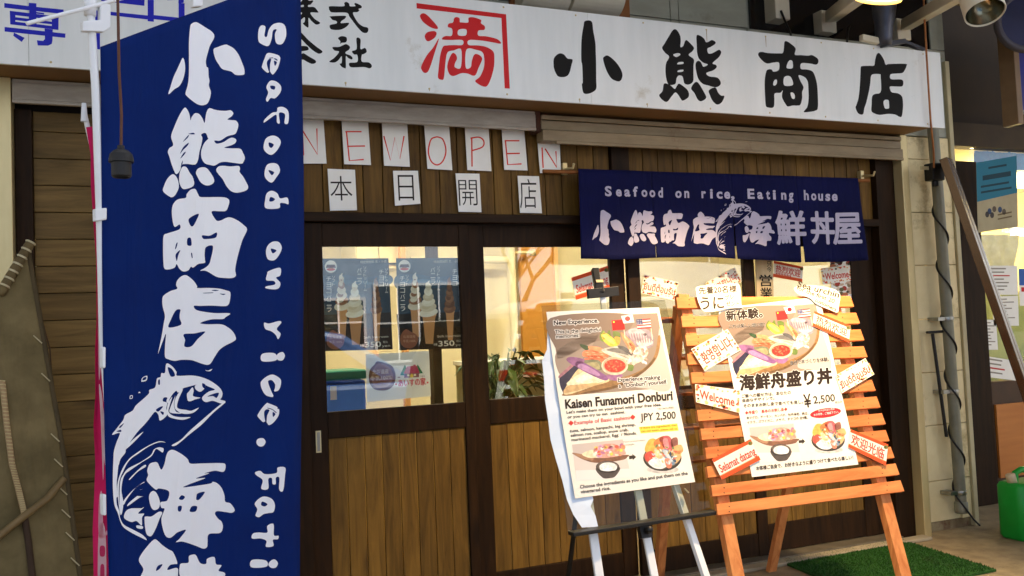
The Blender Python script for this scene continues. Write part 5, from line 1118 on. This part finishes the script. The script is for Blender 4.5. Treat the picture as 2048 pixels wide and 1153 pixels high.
MB().box(wx0, 9.0, NB - .05, NB + .05, 0, wz0).build('base_wall', noisy('dim_brown_base', (56, 36, 18), (74, 48, 26), 3, .6), ns)
b0, b1 = at(1990, 810, NB - .06), at(2080, 945, NB - .06)
MB().box(b0.x, 9.0, NB - .07, NB - .051, b1.z, b0.z).build('wood_panel', noisy('orange_ply', (176, 104, 40), (192, 120, 52), 2, .5, stretch=(.6, 6, 6)), ns)
MB().box(wx0, 9.0, NB - .004, NB + .004, wz0 + .002, wz1 - .002).build('glass_pane', M['glass'], ns)
MB().box(wx0, 9.0, 2.2, 2.25, 0, 2.9).box(5.302, 5.34, NB + .07, 2.2, 0, 2.9).build('room_wall', noisy('neighbour_room', (224, 204, 140), (232, 214, 156), 1.5, .7), ns)
mid = at(2000, 585, .9)
MB().box(wx0, 9.0, .9, 1.6, .2, mid.z).build('counter', noisy('neighbour_counter', (170, 180, 96), (196, 196, 116), 3, .6), ns)
fl_ = thing('fluorescent_lamp', 'lit fluorescent tube inside the neighbouring shop', 'lamp', at(2060, 468, 1.2))
p_ = at(2024, 468, 1.2); MB().tube([p_, p_ + Vector((1.2, 0, 0))], .016, 10).build('tube', emit('lit_tube', (255, 244, 214), 24), fl_); MB().box(p_.x - .05, p_.x + 1.25, 1.2, 1.26, p_.z + .02, p_.z + .06).build('fitting', M['white'], fl_)
p_ = at(1948, 322, 1.0); f2 = thing('fluorescent_lamp', 'lit upright tube lamp just right of the dark post', 'lamp', p_ - Vector((0, 0, .5)))
MB().tube([p_, p_ - Vector((0, 0, .42))], .02, 10).build('tube', emit('warm_tube', (255, 232, 180), 14), f2); MB().box(p_.x - .03, p_.x + .03, .98, 1.05, p_.z + .003, p_.z + .04).build('fitting', M['white'], f2)
bs = thing('blue_sheet', 'bright blue plastic sheet along the top of the lit window', 'plastic sheet', at(2000, 330, NB + .1))
s0, s1 = at(1950, 296, NB + .08), at(2048, 342, NB + .08); vs = []
for j in range(4):
    for i in range(15): vs.append((s0.x + (s1.x - s0.x) * 1.6 * i / 14, NB + .08 + .02 * math.sin(i * 1.7 + j), s0.z + (s1.z - s0.z) * j / 3))
MB().add(vs, [(j * 15 + i, j * 15 + i + 1, (j + 1) * 15 + i + 1, (j + 1) * 15 + i) for j in range(3) for i in range(14)], 0, True).build('sheet', noisy('cyan_vinyl', (0, 96, 180), (10, 130, 205), 6, .3), bs)
def notice(q2, y_, name, label, art, m=None, cat='notice', group=None):
    pl = YP(y_); q = [pl.at(*c) for c in q2]; t = thing(name, label, cat, sum((v for v in q), Vector()) / len(q), group)
    MB().slab(q, pl.n, .001).build('sheet', m or M['paper'], t); a = Art(pl, base=.0005); art(a, q2); a.build('print', t)
def bars(n, c=(120, 116, 108), red=None):
    def f(a, q):
        rnd = random.Random(n)
        for i in range(n):
            v = .08 + .84 * i / n; l = rnd.uniform(.5, .85)
            a.poly([lerp2(q, .08, v), lerp2(q, l, v), lerp2(q, l, v + .3 / n), lerp2(q, .08, v + .3 / n)], red if red and i == 2 else c, 1)
    return f
def hp(a, q):
    a.poly([lerp2(q, .0, .0), lerp2(q, 1, 0), lerp2(q, 1, .52), lerp2(q, 0, .56)], (44, 112, 132), 0)
    for v, l0, l1, h in ((.09, .3, .75, .03), (.2, .15, .85, .07), (.34, .1, .8, .03), (.42, .1, .86, .03)): a.poly([lerp2(q, l0, v), lerp2(q, l1, v), lerp2(q, l1, v + h), lerp2(q, l0, v + h)], (30, 60, 70), 1)
    for i, (u, v) in enumerate(((.3, .72), (.42, .7), (.36, .78), (.56, .72), (.66, .76), (.24, .76))): c = lerp2(q, u, v); a.ell(c[0], c[1], 4, 6, [(60, 74, 100), (96, 84, 70), (70, 64, 60)][i % 3], 1)
    for v in (.84, .9): a.poly([lerp2(q, .5, v - .06), lerp2(q, .85, v - .07), lerp2(q, .85, v - .05), lerp2(q, .5, v - .04)], (110, 90, 60), 1)
notice([(1952, 326), (2033, 312), (2036, 454), (1956, 466)], .1, 'hanging_leaflet', 'blue and beige leaflet in a clear sleeve hanging in front of the lit window', hp, noisy('leaflet_paper', (150, 136, 96), (166, 150, 110), 5, .35), 'leaflet')
notice([(1974, 532), (2035, 532), (2036, 590), (1980, 590)], NB - .012, 'window_notice', 'notice with red line, upper one on the neighbouring window', bars(7, (140, 132, 116), (190, 60, 50)))
notice([(1982, 594), (2036, 592), (2038, 652), (1988, 652)], NB - .012, 'window_notice', 'plain printed notice below the red lined one on the neighbouring window', bars(8, (150, 142, 126)))
notice([(1966, 640), (1992, 640), (1996, 700), (1966, 700)], NB - .012, 'window_notice', 'narrow notice at the lower left of the neighbouring window', bars(8, (150, 142, 126)))
notice([(1968, 712), (2030, 722), (2034, 762), (1970, 754)], NB - .055, 'window_notice', 'small price notice on the sill of the neighbouring window', bars(4, (150, 142, 126), (190, 60, 50)))
notice([(2037, 538), (2075, 538), (2078, 612), (2040, 612)], NB - .012, 'window_poster', 'blue and red poster at the right edge of the neighbouring window', lambda a, q: (a.poly([lerp2(q, 0, 0), lerp2(q, 1, 0), lerp2(q, 1, .45), lerp2(q, 0, .45)], (60, 100, 170), 0), a.poly([lerp2(q, .1, .5), lerp2(q, .9, .5), lerp2(q, .9, .62), lerp2(q, .1, .62)], (200, 40, 50), 1)), None, 'poster')
bg_ = thing('hanging_bag', 'clear plastic bags hanging in the lit neighbouring window', 'plastic bag', at(1995, 560, .75))
vs = []
for j in range(5):
    for i in range(9): q = at(1960 + i * 9, 470 + j * 22, .8); vs.append(q + Vector((0, .03 * math.sin(i * 2.1 + j), 0)))
MB().add(vs, [(j * 9 + i, j * 9 + i + 1, (j + 1) * 9 + i + 1, (j + 1) * 9 + i) for j in range(4) for i in range(8)], 0, True).build('pale_sheet', noisy('cream_film', (226, 214, 160), (240, 230, 190), 12, .25), bg_)
# sign board and round sign high on the right
c = at(2052, 45, -.5); rs = thing('round_sign', 'dark round sign with a blue rim jutting out at the upper right corner', 'sign', c)
MB().lathe([(0, -.03), (.19, -.03), (.2, -.02), (.2, .03), (.17, .03), (.165, .02)], c, (-.45, -.9, 0), 36).build('rim', noisy('grey_rim', (70, 66, 74), (84, 80, 88), 5, .5), rs)
MB().lathe([(0, .018), (.164, .02)], c, (-.45, -.9, 0), 36).build('disc', noisy('dark_blue_disc', (26, 30, 66), (32, 36, 76), 4, .5), rs)
s0 = at(2034, 100, -.3); s1 = at(2034, 220, -.3)
bx = MB().box(s0.x, s0.x + .6, -.30, -.2, s1.z, s0.z + .3)
tag(bx.build('blue_sign', noisy('deep_blue_sign', (24, 26, 110), (30, 34, 126), 4, .5), bevel=.004), 'deep blue sign board at the upper right edge below the round sign', 'sign')
tag(MB().box(s0.x - .06, s0.x - .008, -.32, -.2, s1.z - .1, s0.z + .4).build('sign_post', noisy('sign_post_paint', (120, 96, 70), (136, 110, 82), 4, .5), bevel=.004), 'narrow upright post beside the deep blue sign', 'post')

# ================================================================ ABOVE THE SIGN
for i, (x0_, x1_, lab) in enumerate(((1052, 1150, 'cream meter box above the red emblem, left one of two'), (1152, 1256, 'cream meter box above the first black character, with a dark hole'))):
    p0, p1 = at(x0_, -20, -.2), at(x1_, 10, -.2); zb = at((x0_ + x1_) / 2, 12 + i * 8, -.2).z
    mb = thing('meter_box', lab, 'meter box', ((p0.x + p1.x) / 2, -.1, zb), 'meter boxes above the sign')
    b_ = MB(); n_ = 10; w_ = p1.x - p0.x - .01; vs = []
    for xx in (p0.x + .005, p1.x - .005):
        for k_ in range(n_ + 1):
            a_ = math.pi / 2 * k_ / n_; vs.append((xx, -.03 - .17 * math.sin(a_), zb + .07 * (1 - math.sin(a_)) ** .6 if k_ < n_ else zb + .0)) if False else vs.append((xx, -.04 - .16 * math.cos(a_) , zb + .12 - .12 * math.sin(a_)))
        vs.append((xx, -.032, zb)); vs.append((xx, -.032, zb + .6)); vs.append((xx, -.2, zb + .6))
    m_ = n_ + 4
    b_.add(vs, [tuple(range(m_)), tuple(range(m_, 2 * m_))[::-1]] + [(j, (j + 1) % m_, m_ + (j + 1) % m_, m_ + j) for j in range(m_)])
    b_.build('cover', M['cream'], mb, bevel=.004)
    MB().lathe([(0, 0), (.012, 0), (.012, -.003), (0, -.003)], ((p0.x + p1.x) / 2, -.205, zb + .16), (0, -1, 0), 12).box((p0.x + p1.x) / 2 - .06, (p0.x + p1.x) / 2 + .02, -.203, -.2005, zb + .15, zb + .18).build('latch', M['black'], mb)
p0, p1 = at(1541, 0, -.08), at(1570, 44, -.08)
sb = thing('socket_box', 'beige socket box with a black cord on the upper wall', 'socket box', (p0.x, -.05, p1.z))
MB().box(p0.x, p1.x + .01, -.12, -.001, p1.z, p0.z + .12).build('body', M['cream'], sb, bevel=.006)
MB().tube([at(1562, 22, -.125), at(1569, 40, -.14), at(1578, 60, -.2), at(1583, 74, -.3), at(1584, 84, -.36)], .007, 8).build('cord', M['black'], sb)
def bracket(x0_, y0_, x1_, y1_, Y0, Y1, lab, w_=.07):
    t = thing('awning_arm', lab, 'awning arm', at(x0_, y0_, Y0), 'awning arms above the sign')
    a_, b_ = at(x0_, y0_, Y0), at(x1_, y1_, Y1)
    MB().bar(a_, b_, .03, w_).bar(a_ + Vector((.045, 0, -.02)), b_ + Vector((.045, 0, -.02)), .05, .02).build('beam', M['cream'], t, bevel=.004)
    MB().box(a_.x - .03, a_.x + .09, min(Y0 + .02, -.03), -.022, a_.z - .09, a_.z + .05).build('wall_plate', M['cream'], t, bevel=.004)
bracket(1655, 34, 1722, -18, -.12, -1.0, 'cream awning arm projecting above the third black character')
bracket(1806, 50, 1940, -28, -.12, -1.1, 'cream awning arm projecting above the last black character')
tag(MB().tube([at(1699, 52, -.05), at(1696, 62, -.1), at(1694, 84, -.36)], .007, 8).build('short_cord', M['black']), 'short black cord hanging behind the sign top near the last character', 'cord')
# spot lamps
def can(name, c, ax, r_, L_, lit, lab, m):
    t = thing(name, lab, 'spot lamp', c, 'cylindrical spot lamps'); ax = Vector(ax).normalized()
    MB().lathe([(r_ * .97, .004), (r_, 0), (r_, -L_), (r_ * .8, -L_ - .02), (0, -L_ - .02)], c, ax, 36).lathe([(r_ * .97, .004), (r_ * .93, -.002), (r_ * .93, -.06)], c, ax, 36).build('shade', m, t)
    if lit: MB().lathe([(r_ * .93, -.012), (r_ * .6, -.03), (0, -.035)], c, ax, 36).build('lamp', emit('lamp_glow', (255, 196, 96), 7), t)
    else:
        MB().lathe([(r_ * .92, -.004), (r_ * .75, -.05), (r_ * .4, -.09), (0, -.1)], c, ax, 36).build('reflector', noisy('lamp_reflector', (120, 116, 96), (140, 134, 112), 4, .22, metal=1), t)
    st = c - ax * (L_ + .02)
    MB().tube([st, st - ax * .08, (st.x, st.y + .1, 3.52)], .014, 10).build('stem', M['cream'], t)
    return t
LC = at(1756, -2, -1.45)

can('spot_lamp', LC, (-.10, .22, -1), .106, .22, True, 'lit cream spot lamp glowing orange at the top edge', M['cream'])
can('spot_lamp', at(1970, 26, -1.45), (-.25, -.42, -1), .094, .26, False, 'unlit cream spot lamp at the top right corner', M['cream'])
tag(MB().box(2.2, 6.5, -1.5, -1.2, 3.50, 3.56).build('lamp_rail', M['cream'], bevel=.004), 'cream rail above the sign that carries the spot lamps', 'rail')
ll = bpy.data.lights.new('spot_lamp_light', 'SPOT'); ll.energy = 125; ll.spot_size = math.radians(84); ll.spot_blend = .6; ll.color = (1, .72, .40); ll.shadow_soft_size = .06
lo = bpy.data.objects.new('spot_lamp_light', ll); C.objects.link(lo); lo.location = LC + Vector((0, 0, -.02)); tgt = Vector((2.9, -.8, 1.0)); lo.rotation_euler = (lo.location - tgt).to_track_quat('Z', 'Y').to_euler()
fh = thing('clamp_lamp', 'dark grey floodlight holder clamped on the top edge of the sign', 'lamp holder', at(1775, 88, -.4))
p_ = at(1768, 84, -.42)
MB().lathe([(0, -.02), (.045, -.02), (.05, .02), (.055, .1), (.062, .13), (.07, .2), (.075, .24), (0, .24)], p_, (-.04, -.12, 1), 20).build('head', noisy('grey_lamp_metal', (66, 68, 78), (84, 86, 96), 6, .35, metal=.5), fh)
MB().bar(p_ + Vector((-.01, 0, -.02)), at(1806, 84, -.40), .05, .03).bar(at(1806, 84, -.40), at(1846, 100, -.39), .035, .02).build('arm', noisy('grey_lamp_arm', (60, 62, 70), (76, 78, 86), 6, .4, metal=.5), fh, bevel=.004)
MB().bar(p_ + Vector((-.01, .01, .0)), at(1722, 76, -.41), .035, .04).build('clamp', M['cream'], fh, bevel=.006)

# ================================================================ CANVAS SCREEN AT THE LEFT
def cwave(u, v): return .05 * math.sin(u * 4 + .8) + .015 * math.sin(v * 5 + u * 7)
KP = Plane((-.6, -.55, .9), (.25, -1, .12), cwave)
cs = thing('canvas_screen', 'khaki canvas cover laced along its edge with a coiled cord at lower left', 'canvas cover', (KP.at(80, 1400).x, KP.at(80, 1400).y, 0))
edge = [(46, 498), (54, 540), (62, 580), (80, 680), (96, 770), (110, 850), (122, 930), (132, 1010), (142, 1085), (152, 1153), (172, 1320)]
Lx = [(-4, 590), (-20, 640), (-40, 680), (-60, 740), (-70, 800), (-80, 860), (-80, 930), (-80, 1010), (-80, 1085), (-80, 1153), (-80, 1340)]
vs = []
for (r0, r1) in zip(Lx, edge):
    for i in range(11): vs.append(KP.at(r0[0] + (r1[0] - r0[0]) * i / 10, r0[1] + (r1[1] - r0[1]) * i / 10))
c = MB().add(vs, [(j * 11 + i, j * 11 + i + 1, (j + 1) * 11 + i + 1, (j + 1) * 11 + i) for j in range(10) for i in range(10)], 0, True).build('canvas', M['canvas'], cs)
sm_ = c.modifiers.new('thickness', 'SOLIDIFY'); sm_.thickness = .006; sm_.offset = -1; ss = c.modifiers.new('smooth', 'SUBSURF'); ss.levels = ss.render_levels = 1
MB().tube([KP.at(x + 3, y, -.004) for x, y in edge], .012, 8).build('edge_tube', noisy('dark_edge', (70, 58, 34), (86, 72, 44), 9, .8), cs)
ck = MB()
for i in range(7):
    f_ = i / 6; x, y = 50 - 50 * f_, 502 + 84 * f_; c = KP.at(x, y, .02); ck.lathe([(.012, -.022), (.0175, -.014), (.019, 0), (.0175, .014), (.012, .022)], c, KP.at(x - 8, y + 13, .02) - c, 14, 0).lathe([(.0185, -.004), (.022, 0), (.0185, .004)], c - (KP.at(x - 8, y + 13, .02) - c).normalized() * .02, KP.at(x - 8, y + 13, .02) - c, 14, 1)
ck.build('coiled_roll', [noisy('roll_canvas', (96, 80, 48), (120, 102, 64), 8, .8), noisy('pale_cord', (190, 178, 140), (204, 192, 156), 20, .7)], cs)
LACE = noisy('pale_lace', (184, 172, 134), (200, 188, 150), 20, .7)
for (x, y) in ((66, 680), (82, 755), (100, 875), (106, 925), (114, 980), (120, 1025), (128, 1070), (138, 1120)): MB().tube([KP.at(x - 3, y - 6, .008), KP.at(x + 14, y + 10, .014)], .0026, 6).build('lace', LACE, cs)
zp = MB(); zb_ = [(0, 765), (8, 850), (18, 930), (32, 985), (42, 1026)]
zp.tube([KP.at(x, y, .01) for x, y in zb_], .011, 8, 1)
for i in range(46):
    f_ = i / 45 * 4; k_ = min(3, int(f_)); t_ = f_ - k_; x = zb_[k_][0] + (zb_[k_ + 1][0] - zb_[k_][0]) * t_; y = zb_[k_][1] + (zb_[k_ + 1][1] - zb_[k_][1]) * t_
    zp.bar(KP.at(x - 6, y, .022), KP.at(x + 5, y + 1, .022), .004, .004, mi=0)
zp.build('zip', [M['steel'], noisy('zip_tape', (170, 140, 100), (186, 156, 114), 9, .8)], cs)
MB().tube([KP.at(-30, 1090, .02), KP.at(40, 1032, .028), KP.at(86, 998, .024), KP.at(122, 958, .01)], .014, 10).build('cross_tube', noisy('cross_tube_paint', (112, 92, 56), (136, 112, 72), 7, .6), cs)
MB().tube([KP.at(42, 1030, .012), KP.at(50, 1080, .012), KP.at(60, 1160, .012), KP.at(76, 1320, .012)], .012, 8).build('strap', noisy('dark_strap', (54, 38, 26), (68, 50, 34), 9, .8), cs)
vb = MB().tube([at(62, 560, -.1), at(84, 640, -.1), at(100, 700, -.1), at(106, 800, -.1), at(108, 900, -.09)], .003, 6)
tag(vb.build('thin_cord', noisy('thin_brown_cord', (60, 40, 20), (76, 54, 30), 9, .8)), 'thin brown cord hanging loose on the plank wall beside the canvas', 'cord')

# ================================================================ ACROSS THE STREET (what the panes reflect)
CM = noisy('car_paint_blue', (70, 110, 170), (84, 124, 184), 2, .2, spec=.6)
car = thing('parked_car', 'pale blue hatchback parked across the street, reflected in the left glass', 'car', (1.7, -7.4, -.12))
def prof(pts, y0, y1, name, m, par, z0=-.12, bev=.03):
    mb = MB(); n_ = len(pts); mb.add([(x, y0, z + z0) for x, z in pts] + [(x, y1, z + z0) for x, z in pts], [tuple(range(n_)), tuple(range(n_, 2 * n_))[::-1]] + [(j, (j + 1) % n_, n_ + (j + 1) % n_, n_ + j) for j in range(n_)])
    return mb.build(name, m, par, bevel=bev)
prof([(-.2, .35), (-.25, .8), (-.1, 1.02), (3.9, .98), (4.15, .8), (4.2, .4), (4.0, .25), (0, .25)], -8.2, -6.6, 'body', CM, car, bev=.06)
prof([(.0, 1.03), (.25, 1.60), (.5, 1.68), (2.2, 1.68), (2.5, 1.62), (3.4, 1.0)], -8.1, -6.7, 'cabin', CM, car, bev=.06)
DG = flat((20, 26, 32), .06, 0, .8)
MB().slab([(.42, -6.694, .94), (.55, -6.694, 1.44), (1.3, -6.694, 1.46), (1.3, -6.694, .94)], (0, 1, 0), .004).build('side_window', DG, car); MB().slab([(1.36, -6.694, .94), (1.36, -6.694, 1.46), (2.3, -6.694, 1.42), (2.95, -6.694, .94)], (0, 1, 0), .004).build('side_window', DG, car)
for x in (.6, 3.4):
    w_ = MB().lathe([(0, .09), (.16, .09), (.18, .1), (.29, .1), (.31, .06), (.31, -.1), (0, -.1)], (x, -6.66, .19), (0, 1, 0), 24).build('wheel', M['black'], car)
    q_ = MB().lathe([(0, .112), (.15, .112), (.17, .1)], (x, -6.66, .19), (0, 1, 0), 24).build('rim', M['alum'], car); q_.parent = w_
van = thing('parked_van', 'white van with a red stripe across the street, reflected in the second glass', 'van', (6.9, -9.0, -.12))
prof([(5.1, .3), (5.05, .9), (5.25, 1.15), (5.75, 1.95), (6.0, 2.05), (8.7, 2.05), (8.75, .3)], -9.8, -8.2, 'body', M['white'], van, bev=.05)
MB().slab([(5.5, -8.194, 1.02), (5.95, -8.194, 1.72), (6.7, -8.194, 1.72), (6.7, -8.194, 1.02)], (0, 1, 0), .004).build('side_window', DG, van); MB().slab([(6.9, -8.194, 1.02), (6.9, -8.194, 1.72), (8.4, -8.194, 1.72), (8.4, -8.194, 1.02)], (0, 1, 0), .004).build('side_window', DG, van)
MB().box(5.2, 8.7, -8.199, -8.192, .70, .86).build('stripe', flat((200, 36, 30), .3), van)
for x in (5.8, 8.0): MB().lathe([(0, .09), (.16, .09), (.29, .1), (.31, .06), (.31, -.1), (0, -.1)], (x, -8.26, .19), (0, 1, 0), 24).build('wheel', M['black'], van)
def house(name, lab, x0_, x1_, y_, h_, wallm, wins, wm, roofm, extra=None):
    t = thing(name, lab, 'building', ((x0_ + x1_) / 2, y_ - 3, -.12))
    MB().box(x0_, x1_, y_ - 6, y_, -.12, h_).build('wall', wallm, t); MB().box(x0_ - .2, x1_ + .2, y_ - 6.2, y_ + .3, h_ + .002, h_ + .16).build('roof', roofm, t)
    for (a_, b_, c_, d_) in wins:
        f_ = MB().box(a_ - .06, b_ + .06, y_ + .002, y_ + .05, c_ - .06, c_).box(a_ - .06, b_ + .06, y_ + .002, y_ + .05, d_, d_ + .06).box(a_ - .06, a_, y_ + .002, y_ + .05, c_, d_).box(b_, b_ + .06, y_ + .002, y_ + .05, c_, d_)
        n_ = max(1, round((b_ - a_) / .5))
        for k_ in range(1, n_): f_.box(a_ + (b_ - a_) * k_ / n_ - .02, a_ + (b_ - a_) * k_ / n_ + .02, y_ + .006, y_ + .046, c_, d_)
        f_.box(a_, b_, y_ + .01, y_ + .044, (c_ + d_) / 2 - .02, (c_ + d_) / 2 + .02)
        fo = f_.build('window', wm, t); g_ = MB().box(a_, b_, y_ + .003, y_ + .005, c_, d_).build('pane', DG, t); g_.parent = fo
    return t
hs = house('street_building', 'blue grey house with white sash windows across the street, reflected in the glass', -6, 8.6, -15.5, 4.6, noisy('blue_grey_wall', (150, 170, 196), (166, 184, 206), 2, .7), [(.6, 1.9, 1.2, 2.5), (3.2, 4.9, 1.3, 2.3), (5.2, 7.2, .9, 2.6), (-3.4, -1.6, 1.2, 2.5)], M['white'], noisy('brown_roof', (96, 60, 44), (116, 74, 54), 3, .8))
MB().box(2.8, 5.0, -15.45, -14.6, .98, 1.16).build('awning', noisy('orange_awning', (206, 70, 40), (216, 84, 50), 3, .7), hs)
house('street_building', 'white building with red band across the street, reflected in the second glass', 9.2, 20, -16.5, 5.2, M['white'], [(10.4, 11.4, 1.6, 2.4), (12.2, 13.2, 1.6, 2.4), (15, 17, 1.4, 2.6)], M['white'], noisy('red_roof', (170, 44, 34), (186, 56, 44), 3, .8))
tr = thing('street_tree', 'bare street tree across the road, reflected in the second glass', 'tree', (6.9, -11.5, -.12))
mb = MB(); rnd = random.Random(12)
def limb(p, d, L_, r_, dep):
    q = p + d * L_; mid_ = (p + q) / 2 + Vector((rnd.uniform(-1, 1), rnd.uniform(-1, 1), 0)) * L_ * .06
    mb.tube([p, mid_, q], [r_, r_ * .85, r_ * .65], 6)
    if dep:
        for k_ in range(3 if dep > 2 else 2):
            dd = (d + Vector((rnd.uniform(-.8, .8), rnd.uniform(-.8, .8), rnd.uniform(-.1, .5)))).normalized(); limb(q, dd, L_ * rnd.uniform(.6, .8), r_ * .6, dep - 1)
limb(Vector((6.9, -11.5, -.12)), Vector((0, 0, 1)), 1.6, .11, 5)
mb.build('branches', noisy('bark', (70, 56, 46), (92, 76, 62), 6, .9), tr)
